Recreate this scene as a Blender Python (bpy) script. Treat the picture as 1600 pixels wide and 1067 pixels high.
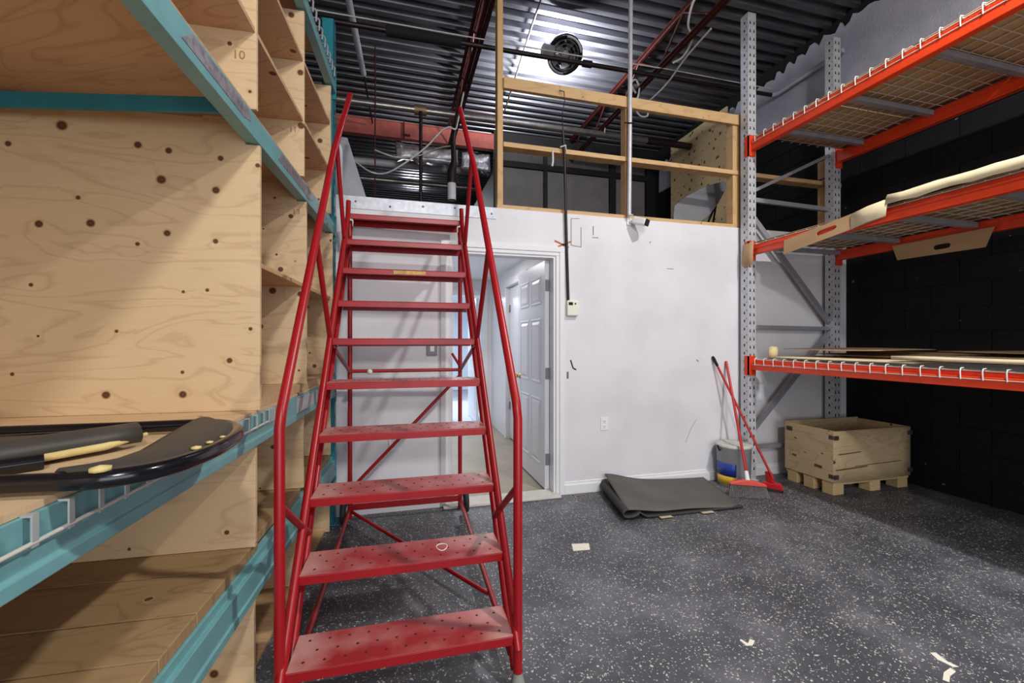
import bpy, bmesh, math, random
from mathutils import Vector, Matrix, Quaternion
R = random.Random(7)
scene = bpy.context.scene
COL = scene.collection
for o in list(bpy.data.objects): bpy.data.objects.remove(o)

# ------------------------------------------------------------------ camera, light, exposure
cam_d = bpy.data.cameras.new('camera'); cam_d.sensor_width = 36; cam_d.lens = 36*670/1600
cam_d.clip_start = .02
cam = bpy.data.objects.new('camera', cam_d); COL.objects.link(cam)
cam.location = (0, 0, 1.31); cam.rotation_euler = (math.pi/2, 0, math.radians(-15.04))
scene.camera = cam
scene.view_settings.view_transform = 'Standard'; scene.view_settings.look = 'None'
scene.view_settings.gamma = 1; scene.view_settings.use_curve_mapping = False
scene.view_settings.exposure = 0.15
w = bpy.data.worlds.new('world'); scene.world = w; w.use_nodes = True
w.node_tree.nodes['Background'].inputs[0].default_value = (.75, .80, 1, 1)
w.node_tree.nodes['Background'].inputs[1].default_value = .25
def area(name, loc, target, size, power, col=(1, 1, 1), sy=None, spread=180):
    d = bpy.data.lights.new(name, 'AREA'); d.energy = power; d.color = col; d.size = size
    d.shape = 'DISK' if sy is None else 'RECTANGLE'
    if sy: d.size_y = sy
    d.spread = math.radians(spread)
    o = bpy.data.objects.new(name, d); COL.objects.link(o); o.location = loc
    o.rotation_euler = (Vector(target)-Vector(loc)).to_track_quat('-Z', 'Y').to_euler()
    return o
def bulb(name, loc, power, rad, col=(1, 1, 1)):
    d = bpy.data.lights.new(name, 'POINT'); d.energy = power; d.shadow_soft_size = rad; d.color = col
    o = bpy.data.objects.new(name, d); COL.objects.link(o); o.location = loc; return o
area('high_bay_light', (2.6, .6, 4.35), (2.6, .6, 0), .22, 120, (1, .97, .93))
bulb('bare_tube_light', (.45, -2.2, 3.75), 270, .14, (1, .97, .93))
area('cool_fill_light', (1.3, -4.4, 1.8), (1.3, 0, 1.7), 4.2, 125, (.9, .93, 1), sy=3.0)  # added cool fill from behind the camera; no dock door is built
area('hall_light', (.75, 4.9, 2.26), (.75, 4.9, 0), .5, 11, (1, .99, .97))
area('inner_room_light', (.7, 8.6, 2.26), (.7, 8.6, 0), 1.0, 75, (.86, .93, 1))
area('loft_fill_light', (.4, 10.3, 4.4), (.4, 8.0, 3.2), .5, 20, (.9, .95, 1))  # added so the far loft deck shows; no known lamp there

# ------------------------------------------------------------------ materials
def L(r, g, b):
    f = lambda c: (c/255/12.92 if c/255 <= .04045 else ((c/255+.055)/1.055)**2.4)
    return (f(r), f(g), f(b), 1)
def newmat(name):
    m = bpy.data.materials.new(name); m.use_nodes = True
    nt = m.node_tree; b = nt.nodes['Principled BSDF']
    return m, nt, b
def N(nt, t, **k):
    n = nt.nodes.new(t)
    for a, v in k.items():
        if a in n.inputs: n.inputs[a].default_value = v
        else: setattr(n, a, v)
    return n
def ramp(nt, stops):
    n = nt.nodes.new('ShaderNodeValToRGB'); e = n.color_ramp.elements
    e[0].position, e[0].color = stops[0]; e[1].position, e[1].color = stops[-1]
    for p, c in stops[1:-1]:
        x = e.new(p); x.color = c
    return n
def coords(nt, scale=(1, 1, 1), rot=(0, 0, 0), rnd=True):
    t = N(nt, 'ShaderNodeTexCoord'); mp = N(nt, 'ShaderNodeMapping')
    mp.inputs['Scale'].default_value = scale; mp.inputs['Rotation'].default_value = rot
    nt.links.new(t.outputs['Object'], mp.inputs[0])
    if rnd:
        oi = N(nt, 'ShaderNodeObjectInfo'); mu = N(nt, 'ShaderNodeMath', operation='MULTIPLY'); mu.inputs[1].default_value = 37.
        nt.links.new(oi.outputs['Random'], mu.inputs[0]); nt.links.new(mu.outputs[0], mp.inputs['Location'])
    return mp
def mixc(nt, fac, a, b, mode='MIX'):
    m = N(nt, 'ShaderNodeMix', data_type='RGBA', blend_type=mode)
    for k, v in ((0, fac), (6, a), (7, b)):
        if hasattr(v, 'is_linked'): nt.links.new(v, m.inputs[k])
        else: m.inputs[k].default_value = v
    return m.outputs[2]
def math_(nt, op, a, b=0., c=None):
    m = N(nt, 'ShaderNodeMath', operation=op)
    for k, v in enumerate((a, b, c)):
        if v is None: continue
        if hasattr(v, 'is_linked'): nt.links.new(v, m.inputs[k])
        else: m.inputs[k].default_value = v
    return m.outputs[0]
def bump(nt, b, h, s=.2, d=.01):
    n = N(nt, 'ShaderNodeBump'); n.inputs['Strength'].default_value = s; n.inputs['Distance'].default_value = d
    nt.links.new(h, n.inputs['Height']); nt.links.new(n.outputs[0], b.inputs['Normal'])
def M(name, c, rough=.5, metal=0., var=.12, scale=6, bmp=0., stretch=(1, 1, 1)):
    m, nt, b = newmat(name)
    mp = coords(nt, stretch)
    n = N(nt, 'ShaderNodeTexNoise'); n.inputs['Scale'].default_value = scale; n.inputs['Detail'].default_value = 6
    nt.links.new(mp.outputs[0], n.inputs[0])
    lo = tuple(x*(1-var) for x in c[:3])+(1,); hi = tuple(min(1, x*(1+var)) for x in c[:3])+(1,)
    r = ramp(nt, [(.3, lo), (.7, hi)]); nt.links.new(n.outputs[0], r.inputs[0])
    nt.links.new(r.outputs[0], b.inputs['Base Color'])
    b.inputs['Roughness'].default_value = rough; b.inputs['Metallic'].default_value = metal
    if bmp: bump(nt, b, n.outputs[0], bmp)
    return m
def emit(name, c, s):
    m, nt, b = newmat(name); b.inputs['Emission Color'].default_value = c; b.inputs['Emission Strength'].default_value = s
    b.inputs['Base Color'].default_value = c
    return m
def plywood(name, axes, base=(222, 194, 154), dark=(186, 152, 112), knots=.72, ang=0., kscale=6.6, knotrad=.05):
    """axes: object axes (grain, across); the thin axis is flattened"""
    m, nt, b = newmat(name)
    sc = [0, 0, 0]; sc[axes[0]] = 1; sc[axes[1]] = 1
    mp = coords(nt, tuple(sc))
    if ang: mp.inputs['Rotation'].default_value = tuple(ang if i not in axes else 0 for i in range(3))
    v = N(nt, 'ShaderNodeTexVoronoi', voronoi_dimensions='2D'); v.inputs['Scale'].default_value = kscale
    sx = N(nt, 'ShaderNodeSeparateXYZ'); nt.links.new(mp.outputs[0], sx.inputs[0])
    cx = N(nt, 'ShaderNodeCombineXYZ'); nt.links.new(sx.outputs[axes[0]], cx.inputs[0]); nt.links.new(sx.outputs[axes[1]], cx.inputs[1])
    nt.links.new(cx.outputs[0], v.inputs['Vector'])
    dist = math_(nt, 'DIVIDE', v.outputs['Distance'], kscale) if False else v.outputs['Distance']
    sep = N(nt, 'ShaderNodeSeparateColor'); nt.links.new(v.outputs['Color'], sep.inputs[0])
    has = math_(nt, 'LESS_THAN', sep.outputs[0], knots)
    rad = math_(nt, 'MULTIPLY_ADD', sep.outputs[1], knotrad*1.5, knotrad*.35)
    kd = math_(nt, 'DIVIDE', dist, rad)                               # 1 at the knot's rim
    inv = math_(nt, 'MULTIPLY', math_(nt, 'DIVIDE', 1.2, math_(nt, 'ADD', kd, 1.2)), has)
    # grain
    mp2 = N(nt, 'ShaderNodeMapping'); s2 = [1, 1, 1]; s2[axes[0]] = 1.1; s2[axes[1]] = 5.; mp2.inputs['Scale'].default_value = s2
    nt.links.new(mp.outputs[0], mp2.inputs[0])
    n1 = N(nt, 'ShaderNodeTexNoise'); n1.inputs['Scale'].default_value = 1.3; n1.inputs['Detail'].default_value = 2; n1.inputs['Distortion'].default_value = .6
    nt.links.new(mp2.outputs[0], n1.inputs[0])
    phase = math_(nt, 'ADD', math_(nt, 'MULTIPLY', n1.outputs[0], 48.), math_(nt, 'MULTIPLY', inv, 9.))
    ring = math_(nt, 'MULTIPLY_ADD', math_(nt, 'SINE', phase), .5, .5)
    ring = math_(nt, 'POWER', ring, 9.)
    mp3 = N(nt, 'ShaderNodeMapping'); s3 = [1, 1, 1]; s3[axes[0]] = 4; s3[axes[1]] = 90; mp3.inputs['Scale'].default_value = s3
    nt.links.new(mp.outputs[0], mp3.inputs[0])
    n2 = N(nt, 'ShaderNodeTexNoise'); n2.inputs['Scale'].default_value = 2.; n2.inputs['Detail'].default_value = 4
    nt.links.new(mp3.outputs[0], n2.inputs[0])
    n3 = N(nt, 'ShaderNodeTexNoise'); n3.inputs['Scale'].default_value = 1.6; nt.links.new(mp.outputs[0], n3.inputs[0])
    A = L(*base); D = L(*dark)
    g = math_(nt, 'ADD', math_(nt, 'MULTIPLY', ring, .36), math_(nt, 'MULTIPLY', n2.outputs[0], .34))
    g = math_(nt, 'ADD', g, math_(nt, 'MULTIPLY', n3.outputs[0], .42)); g = math_(nt, 'SUBTRACT', g, .26)
    col = mixc(nt, g, A, D)
    kr = ramp(nt, [(.0, L(112, 74, 46)), (.4, L(78, 48, 30)), (.6, L(96, 62, 36)), (.72, L(178, 136, 92)), (1., L(216, 186, 142))])
    nt.links.new(math_(nt, 'MULTIPLY', kd, .6), kr.inputs[0])
    kmask = math_(nt, 'MULTIPLY', has, math_(nt, 'LESS_THAN', kd, 1.5))
    col = mixc(nt, kmask, col, kr.outputs[0])
    nt.links.new(col, b.inputs['Base Color']); b.inputs['Roughness'].default_value = .62
    bump(nt, b, n2.outputs[0], .08, .002)
    return m
PLY_XZ = plywood('plywood_facing', (0, 2)); PLY_XY = plywood('plywood_flat', (0, 1), (206, 172, 128), (168, 128, 88), knots=.28)
PLY_YZ = plywood('plywood_side', (2, 1), (222, 196, 150), (190, 156, 108), knots=.8, kscale=6)
PLY_UNDER = plywood('plywood_underside', (0, 1), (208, 172, 136), (166, 124, 92), knots=.3, ang=.5)
PLY_OLD = plywood('weathered_plywood', (0, 2), (206, 182, 142), (164, 132, 92), knots=.25, knotrad=.05)
PLY_OLD_Y = plywood('weathered_plywood_side', (1, 2), (206, 182, 142), (164, 132, 92), knots=.25, knotrad=.05)
LUMBER = plywood('rough_lumber', (0, 1), (170, 140, 100), (118, 92, 62), knots=.25, kscale=3)
STUD_X = plywood('stud_wood_along', (0, 2), (206, 170, 122), (170, 128, 84), knots=.4, kscale=5, knotrad=.03)
STUD_Z = plywood('stud_wood_upright', (2, 0), (206, 168, 118), (168, 126, 82), knots=.4, kscale=5, knotrad=.03)
PLYEDGE = M('plywood_edge', L(206, 176, 128), .7, var=.25, scale=40, stretch=(1, 1, 8))
TEAL = M('teal_paint', L(112, 166, 170), .36, .0, .10, 9)
TEAL_D = M('deep_teal_paint', L(34, 122, 140), .42, 0, .12, 9)
ORANGE = M('orange_paint', L(226, 66, 28), .4, 0, .10, 7)
GALV = M('galvanised_steel', L(196, 197, 203), .42, .2, .10, 18)
GREYM = M('grey_painted_steel', L(150, 150, 158), .45, .2, .10, 10)
WIRE = M('zinc_wire', L(206, 204, 196), .45, .1, .08, 30)
BLACKT = M('black_gloss_enamel', L(20, 20, 26), .16, 0, .2, 14)
VINYL = M('black_vinyl', L(66, 62, 58), .55, 0, .14, 9, .15)
FOAM = M('yellow_foam', L(214, 194, 132), .9, 0, .12, 30, .3)
RUBBER = M('black_rubber', L(36, 36, 38), .7, 0, .2, 20)
HOLE = M('punched_hole_dark', L(16, 16, 18), .9, 0, .05, 5)
WHITEP = M('white_trim_paint', L(232, 232, 236), .38, 0, .02, 5)
WHITED = M('white_door_paint', L(226, 228, 236), .35, 0, .02, 5)
IVORY = M('ivory_plastic', L(232, 230, 214), .4, 0, .03, 5)
PLATE = M('white_plastic', L(236, 236, 238), .35, 0, .02, 5)
GREYP = M('grey_plastic', L(128, 128, 136), .4, 0, .05, 5)
BRASS = M('brass', L(190, 160, 90), .25, .9, .08, 9)
JOISTP = M('red_oxide_primer', L(74, 29, 25), .5, .1, .25, 12)
BEAMP = M('red_oxide_beam', L(196, 104, 92), .6, 0, .18, 9)
PIPEB = M('dark_iron_pipe', L(48, 38, 38), .4, .5, .25, 14)
PIPES = M('dull_silver_pipe', L(150, 146, 142), .32, .7, .22, 12)
INSUL = M('black_pipe_insulation', L(20, 20, 22), .85, 0, .2, 20)
PVC = M('white_pvc', L(212, 212, 220), .4, 0, .04, 8)
FOIL = M('foil_wrap', L(196, 196, 202), .3, .35, .2, 16, .8)
CABLE = M('white_cable', L(206, 204, 200), .5, 0, .05, 8)
CARD = M('brown_cardboard', L(186, 152, 112), .85, 0, .12, 7, .05, (1, .3, 1))
CARDL = M('pale_cardboard', L(222, 206, 170), .85, 0, .08, 9)
CARDD = M('dull_cardboard', L(166, 134, 98), .85, 0, .14, 6, .05, (1, .3, 1))
REDPL = M('red_plastic', L(186, 32, 34), .35, 0, .08, 8)
CORAL = M('coral_plastic', L(222, 86, 70), .4, 0, .06, 8)
BRIST = M('grey_bristle', L(132, 128, 126), .8, 0, .4, 60)
PAIL = M('grey_pail_plastic', L(160, 162, 166), .4, 0, .06, 7)
BLUEL = M('blue_label', L(34, 62, 150), .4, 0, .12, 9)
YELL = M('yellow_label', L(226, 184, 50), .4, 0, .12, 9)
MATR = M('dark_rubber_mat', L(92, 88, 84), .72, 0, .16, 4, .12)
PAPER = M('paper', L(236, 230, 216), .8, 0, .03, 12)
TAPE = M('masking_tape', L(196, 184, 150), .8, 0, .08, 12)
PENCIL = M('pencil_graphite', L(150, 124, 98), .7, 0, .1, 9)
RUST = M('orange_stain', L(176, 112, 62), .8, 0, .2, 60)
SCUFF = M('grey_scuff', L(108, 106, 110), .8, 0, .2, 60)
BLACKW = M('black_board', L(26, 25, 27), .6, 0, .15, 6)
GREYPAN = M('grey_panel_board', L(132, 128, 128), .6, 0, .10, 5)
DARKG = M('charcoal_laminate', L(124, 124, 130), .45, 0, .08, 5)
LOFT = M('loft_floor_board', L(70, 60, 52), .8, 0, .2, 5)
STICK = M('torn_foil_sticker', L(150, 144, 152), .3, .3, .45, 40)
LABELP = M('grey_label_card', L(176, 172, 178), .5, 0, .06, 14)
BLUEROOM = M('inner_room_paint', L(226, 234, 244), .5, 0, .02, 5)
ALU = M('scratched_flashing', L(176, 180, 188), .42, .5, .14, 24)
def wall_white():
    m, nt, b = newmat('white_wall_paint'); mp = coords(nt, rnd=False)
    n = N(nt, 'ShaderNodeTexNoise'); n.inputs['Scale'].default_value = 2.2; n.inputs['Detail'].default_value = 7; nt.links.new(mp.outputs[0], n.inputs[0])
    r = ramp(nt, [(.3, L(214, 212, 218)), (.6, L(226, 225, 230))]); nt.links.new(n.outputs[0], r.inputs[0])
    s = N(nt, 'ShaderNodeTexNoise'); s.inputs['Scale'].default_value = 26; s.inputs['Detail'].default_value = 3; s.inputs['Distortion'].default_value = 1.5
    nt.links.new(mp.outputs[0], s.inputs[0])
    s2 = N(nt, 'ShaderNodeTexNoise'); s2.inputs['Scale'].default_value = 1.7; nt.links.new(mp.outputs[0], s2.inputs[0])
    k = math_(nt, 'MULTIPLY', math_(nt, 'GREATER_THAN', s.outputs[0], .735), math_(nt, 'GREATER_THAN', s2.outputs[0], .55))
    c = mixc(nt, math_(nt, 'MULTIPLY', k, .35), r.outputs[0], L(150, 150, 156))
    nt.links.new(c, b.inputs['Base Color']); b.inputs['Roughness'].default_value = .5
    return m
WALLW = wall_white()
def lav():
    m, nt, b = newmat('lavender_grey_spray'); mp = coords(nt, rnd=False)
    n = N(nt, 'ShaderNodeTexNoise'); n.inputs['Scale'].default_value = 60; n.inputs['Detail'].default_value = 6; nt.links.new(mp.outputs[0], n.inputs[0])
    n2 = N(nt, 'ShaderNodeTexNoise'); n2.inputs['Scale'].default_value = 3; nt.links.new(mp.outputs[0], n2.inputs[0])
    r = ramp(nt, [(.3, L(166, 168, 186)), (.7, L(188, 190, 206))]); nt.links.new(n2.outputs[0], r.inputs[0]); nt.links.new(r.outputs[0], b.inputs['Base Color'])
    b.inputs['Roughness'].default_value = .9; bump(nt, b, n.outputs[0], .5, .01)
    return m
LAV = lav()
def cmu():
    m, nt, b = newmat('black_block_paint'); mp = coords(nt)
    n = N(nt, 'ShaderNodeTexNoise'); n.inputs['Scale'].default_value = 45; n.inputs['Detail'].default_value = 8; nt.links.new(mp.outputs[0], n.inputs[0])
    n2 = N(nt, 'ShaderNodeTexNoise'); n2.inputs['Scale'].default_value = 14; nt.links.new(mp.outputs[0], n2.inputs[0])
    r = ramp(nt, [(.3, L(11, 10, 12)), (.7, L(20, 18, 21))]); nt.links.new(n.outputs[0], r.inputs[0])
    c = mixc(nt, math_(nt, 'GREATER_THAN', n2.outputs[0], .755), r.outputs[0], L(110, 108, 114))
    nt.links.new(c, b.inputs['Base Color']); b.inputs['Roughness'].default_value = .75; b.inputs['Specular IOR Level'].default_value = .3; bump(nt, b, n.outputs[0], .4, .006)
    return m
CMU = cmu()
def floor_mat():
    m, nt, b = newmat('speckled_rubber_floor'); mp = coords(nt, rnd=False)
    wob = N(nt, 'ShaderNodeTexNoise'); wob.inputs['Scale'].default_value = 60; nt.links.new(mp.outputs[0], wob.inputs[0])
    vec = mixc(nt, .018, mp.outputs[0], wob.outputs['Color'], 'ADD')
    fac = None
    for sc, pr, rd in ((70, .26, .25), (125, .30, .30), (30, .03, .17)):
        v = N(nt, 'ShaderNodeTexVoronoi'); v.inputs['Scale'].default_value = sc; nt.links.new(vec, v.inputs['Vector'])
        sep = N(nt, 'ShaderNodeSeparateColor'); nt.links.new(v.outputs['Color'], sep.inputs[0])
        has = math_(nt, 'LESS_THAN', sep.outputs[0], pr)
        f = math_(nt, 'MULTIPLY', has, math_(nt, 'LESS_THAN', v.outputs['Distance'], math_(nt, 'MULTIPLY_ADD', sep.outputs[1], rd, rd*.5)))
        f = math_(nt, 'MULTIPLY', f, math_(nt, 'MULTIPLY_ADD', sep.outputs[2], .5, .5))
        fac = f if fac is None else math_(nt, 'MAXIMUM', fac, f)
    n = N(nt, 'ShaderNodeTexNoise'); n.inputs['Scale'].default_value = 2.6; n.inputs['Detail'].default_value = 8; n.inputs['Roughness'].default_value = .62; nt.links.new(mp.outputs[0], n.inputs[0])
    r = ramp(nt, [(.3, L(56, 57, 63)), (.5, L(78, 79, 86)), (.72, L(114, 114, 121))]); nt.links.new(n.outputs[0], r.inputs[0])
    col = mixc(nt, fac, r.outputs[0], L(214, 212, 204))
    nt.links.new(col, b.inputs['Base Color']); b.inputs['Roughness'].default_value = .5
    bump(nt, b, wob.outputs[0], .08, .003)
    return m
FLOOR = floor_mat()
def deck_mat():
    m, nt, b = newmat('galvanised_roof_deck'); mp = coords(nt, (.4, 3, 3), rnd=False)
    n = N(nt, 'ShaderNodeTexNoise'); n.inputs['Scale'].default_value = 4; n.inputs['Detail'].default_value = 6; nt.links.new(mp.outputs[0], n.inputs[0])
    r = ramp(nt, [(.3, L(84, 84, 90)), (.7, L(122, 122, 130))]); nt.links.new(n.outputs[0], r.inputs[0]); nt.links.new(r.outputs[0], b.inputs['Base Color'])
    b.inputs['Metallic'].default_value = .55; b.inputs['Roughness'].default_value = .34
    return m
DECK = deck_mat()
def red_paint(name, dust):
    m, nt, b = newmat(name); mp = coords(nt)
    n = N(nt, 'ShaderNodeTexNoise'); n.inputs['Scale'].default_value = 22; n.inputs['Detail'].default_value = 7; n.inputs['Roughness'].default_value = .65; nt.links.new(mp.outputs[0], n.inputs[0])
    n2 = N(nt, 'ShaderNodeTexNoise'); n2.inputs['Scale'].default_value = 5; n2.inputs['Detail'].default_value = 4; nt.links.new(mp.outputs[0], n2.inputs[0])
    c = mixc(nt, n2.outputs[0], L(148, 12, 22), L(170, 20, 30))
    chip = math_(nt, 'GREATER_THAN', n.outputs[0], .70)
    c = mixc(nt, math_(nt, 'MULTIPLY', chip, .6), c, L(120, 78, 66))
    if dust:
        g = N(nt, 'ShaderNodeNewGeometry'); sp = N(nt, 'ShaderNodeSeparateXYZ'); nt.links.new(g.outputs['Normal'], sp.inputs[0])
        up = math_(nt, 'GREATER_THAN', sp.outputs[2], .8)
        dn = N(nt, 'ShaderNodeTexNoise'); dn.inputs['Scale'].default_value = 7; dn.inputs['Detail'].default_value = 8; nt.links.new(mp.outputs[0], dn.inputs[0])
        d = ramp(nt, [(.36, (.06, .06, .06, 1)), (.72, (.6, .6, .6, 1))]); nt.links.new(dn.outputs[0], d.inputs[0])
        # more dust settled towards the step's two ends
        tc = N(nt, 'ShaderNodeTexCoord'); sx = N(nt, 'ShaderNodeSeparateXYZ'); nt.links.new(tc.outputs['Object'], sx.inputs[0])
        ends = N(nt, 'ShaderNodeMapRange'); ends.inputs[1].default_value = .24; ends.inputs[2].default_value = .38; ends.inputs[3].default_value = 0; ends.inputs[4].default_value = .75
        nt.links.new(math_(nt, 'ABSOLUTE', sx.outputs[0]), ends.inputs[0])
        f = math_(nt, 'MULTIPLY', up, math_(nt, 'ADD', d.outputs[0], math_(nt, 'MULTIPLY', ends.outputs[0], math_(nt, 'MULTIPLY', dn.outputs[0], 1.6))))
        c = mixc(nt, f, c, L(200, 146, 140))
    nt.links.new(c, b.inputs['Base Color']); b.inputs['Roughness'].default_value = .36
    return m
REDT = red_paint('red_enamel', False); REDS = red_paint('dusty_red_enamel', True)

# ------------------------------------------------------------------ mesh helpers
OFF = {}
class MB:
    def __init__(s): s.v = []; s.f = []; s.sm = []
    def add(s, vs, fs, sm=False):
        k = len(s.v); s.v += [tuple(p) for p in vs]; s.f += [tuple(i+k for i in f) for f in fs]; s.sm += [sm]*len(fs); return s
    def box(s, x0, x1, y0, y1, z0, z1):
        v = [(x, y, z) for z in (z0, z1) for y in (y0, y1) for x in (x0, x1)]
        return s.add(v, [(0, 2, 3, 1), (4, 5, 7, 6), (0, 1, 5, 4), (2, 6, 7, 3), (0, 4, 6, 2), (1, 3, 7, 5)])
    def bar(s, a, b, w, h, up=(0, 0, 1)):
        a, b = Vector(a), Vector(b); d = (b-a).normalized(); u = Vector(up)
        if abs(d.dot(u)) > .99: u = Vector((0, 1, 0))
        x = d.cross(u).normalized(); y = x.cross(d).normalized()
        v = [p+x*(i*w/2)+y*(j*h/2) for p in (a, b) for j in (-1, 1) for i in (-1, 1)]
        return s.add(v, [(0, 1, 3, 2), (4, 6, 7, 5), (0, 4, 5, 1), (2, 3, 7, 6), (0, 2, 6, 4), (1, 5, 7, 3)])
    def tube(s, pts, r, n=10, closed=False, cap=True):
        P = [Vector(p) for p in pts]; m = len(P); rings = []; x = None
        for i in range(m):
            if closed: d = P[(i+1) % m]-P[i-1]
            elif i == 0: d = P[1]-P[0]
            elif i == m-1: d = P[-1]-P[-2]
            else: d = (P[i+1]-P[i]).normalized()+(P[i]-P[i-1]).normalized()
            d.normalize()
            if x is None:
                u = Vector((0, 0, 1)) if abs(d.z) < .9 else Vector((0, 1, 0)); x = d.cross(u).normalized()
            else: x = (x-d*x.dot(d)).normalized()
            y = x.cross(d); rr = r[i] if isinstance(r, (list, tuple)) else r
            rings.append([P[i]+x*rr*math.cos(2*math.pi*k/n)+y*rr*math.sin(2*math.pi*k/n) for k in range(n)])
        v = [q for rg in rings for q in rg]; f = []
        for i in range(m if closed else m-1):
            j = (i+1) % m
            for k in range(n): f.append((i*n+k, i*n+(k+1) % n, j*n+(k+1) % n, j*n+k))
        s.add(v, f, True)
        if cap and not closed:
            s.add(rings[0], [tuple(range(n))]); s.add(rings[-1], [tuple(range(n-1, -1, -1))])
        return s
    def prism(s, pts, d):
        P = [Vector(p) for p in pts]; d = Vector(d); n = len(P)
        return s.add(P+[p+d for p in P], [tuple(range(n-1, -1, -1)), tuple(range(n, 2*n))]+[(i, (i+1) % n, n+(i+1) % n, n+i) for i in range(n)])
    def lathe(s, prof, c=(0, 0, 0), n=28, axis=None, sm=True):
        q = Vector((0, 0, 1)).rotation_difference(Vector(axis)) if axis else Quaternion(); c = Vector(c); v = []; f = []
        for r, z in prof:
            for k in range(n): v.append(c+q @ Vector((r*math.cos(2*math.pi*k/n), r*math.sin(2*math.pi*k/n), z)))
        for i in range(len(prof)-1):
            for k in range(n): f.append((i*n+k, i*n+(k+1) % n, (i+1)*n+(k+1) % n, (i+1)*n+k))
        return s.add(v, f, sm)
    def grid(s, P, thick=0):
        """P rows of points -> sheet; with thick also an underside"""
        a, b = len(P), len(P[0]); v = [Vector(p) for r in P for p in r]
        f = [(i*b+j, i*b+j+1, (i+1)*b+j+1, (i+1)*b+j) for i in range(a-1) for j in range(b-1)]
        return s.add(v, f, True)
    def mesh(s, name, mat, off=(0, 0, 0)):
        me = bpy.data.meshes.new(name)
        me.from_pydata([(x-off[0], y-off[1], z-off[2]) for x, y, z in s.v], [], s.f)
        bm = bmesh.new(); bm.from_mesh(me); 
        for i, fc in enumerate(bm.faces): fc.smooth = s.sm[i] if i < len(s.sm) else False
        bmesh.ops.recalc_face_normals(bm, faces=bm.faces); bm.to_mesh(me); bm.free()
        me.materials.append(mat); return me
    def build(s, name, mat, parent=None, bevel=0, thick=0):
        if parent is None:
            xs = [p[0] for p in s.v]; ys = [p[1] for p in s.v]; zs = [p[2] for p in s.v]
            off = ((min(xs)+max(xs))/2, (min(ys)+max(ys))/2, min(zs))
        else: off = OFF[parent.name]
        o = bpy.data.objects.new(name, s.mesh(name, mat, off)); COL.objects.link(o)
        if parent is None: o.location = off
        else: o.parent = parent
        OFF[o.name] = off
        if thick:
            md = o.modifiers.new('thickness', 'SOLIDIFY'); md.thickness = thick; md.offset = -1
        if bevel:
            md = o.modifiers.new('bevel', 'BEVEL'); md.width = bevel; md.segments = 2; md.limit_method = 'ANGLE'; md.angle_limit = .7
        return o
def box(*a): return MB().box(*a)
def inst(src, loc, parent, rotz=0):
    o = src.copy(); COL.objects.link(o); o.parent = parent; o.location = loc
    if rotz: o.rotation_euler.z = rotz
    OFF[o.name] = OFF.get(src.name, (0, 0, 0)); return o
def piece(name, mesh, loc, parent):
    """a part with its own origin; loc in world (or in the parent's local frame for rotated roots)"""
    o = bpy.data.objects.new(name, mesh); COL.objects.link(o); o.parent = parent
    p = OFF[parent.name]; o.location = tuple(loc[i]-p[i] for i in range(3)); OFF[o.name] = (0, 0, 0); return o
def tag(o, label, cat, group=None):
    o['label'] = label; o['category'] = cat
    if group: o['group'] = group
    return o
def thing(name, label, cat, loc, group=None, rotz=0, local=False):
    o = bpy.data.objects.new(name, None); COL.objects.link(o); o.location = loc; o.rotation_euler.z = rotz
    o.empty_display_size = .1; OFF[o.name] = (0, 0, 0) if local else tuple(loc)
    return tag(o, label, cat, group)
def struct(o): o['kind'] = 'structure'; return o
def arc(c, r, a0, a1, n, ax=0, ay=1):
    out = []
    for i in range(n+1):
        t = a0+(a1-a0)*i/n; p = list(c); p[ax] += r*math.cos(t); p[ay] += r*math.sin(t); out.append(tuple(p))
    return out
def text_part(name, body, size, loc, rot, mat, parent):
    c = bpy.data.curves.new(name, 'FONT'); c.body = body; c.size = size; c.extrude = .0006; c.resolution_u = 3
    t = bpy.data.objects.new(name+'_tmp', c); COL.objects.link(t)
    dg = bpy.context.evaluated_depsgraph_get(); me = bpy.data.meshes.new_from_object(t.evaluated_get(dg))
    bpy.data.objects.remove(t); me.materials.clear(); me.materials.append(mat)
    o = piece(name, me, loc, parent); o.rotation_euler = rot; return o

# ------------------------------------------------------------------ the setting
YB = 3.44; ZC = 4.75; XR = 4.56; XL = -1.95; YN = -4.6; ZM = 2.41
fl = struct(box(XL-.1, XR+.12, YN, YB+.06, -.1, 0).build('floor', FLOOR))
struct(box(-1, 1.5, YB+.06, 6.6, -.1, .002).build('floor_hall', M('hall_vinyl', L(158, 148, 132), .55, 0, .12, 3)))
# tiled floor of the inner room
ft = struct(box(-1, 2.6, 6.6, 12, -.1, -.004).build('floor_inner_room', M('tile_grout', L(170, 174, 182), .7)))
TILE = M('pale_floor_tile', L(214, 220, 228), .25, 0, .05, 4)
tm = box(-.196, .196, -.196, .196, 0, .01).mesh('tile', TILE)
for i in range(5):
    for j in range(7): piece('tile', tm, (.0+.4*i-.1, 6.82+.4*j, -.006), ft)
# roof deck: corrugated, ribs run along X
def deck(y0, y1):
    mb = MB(); prof = []; y = y0
    while y < y1:
        prof += [(y, ZC), (y+.060, ZC), (y+.074, ZC+.052), (y+.138, ZC+.052)]; y += .152
    for i, x in enumerate((XL, XR+.05)): mb.v += [(x, a, b) for a, b in prof]
    n = len(prof); mb.f = [(i, i+1, n+i+1, n+i) for i in range(n-1)]; mb.sm = [False]*(n-1)
    return mb
ce = deck(YN, 13.2).build('ceiling', DECK, thick=.0); struct(ce)
struct(box(XL-.1, XR+.15, YN-.1, 13.4, ZC+.07, ZC+.15).build('roof_slab', BLACKW))
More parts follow.
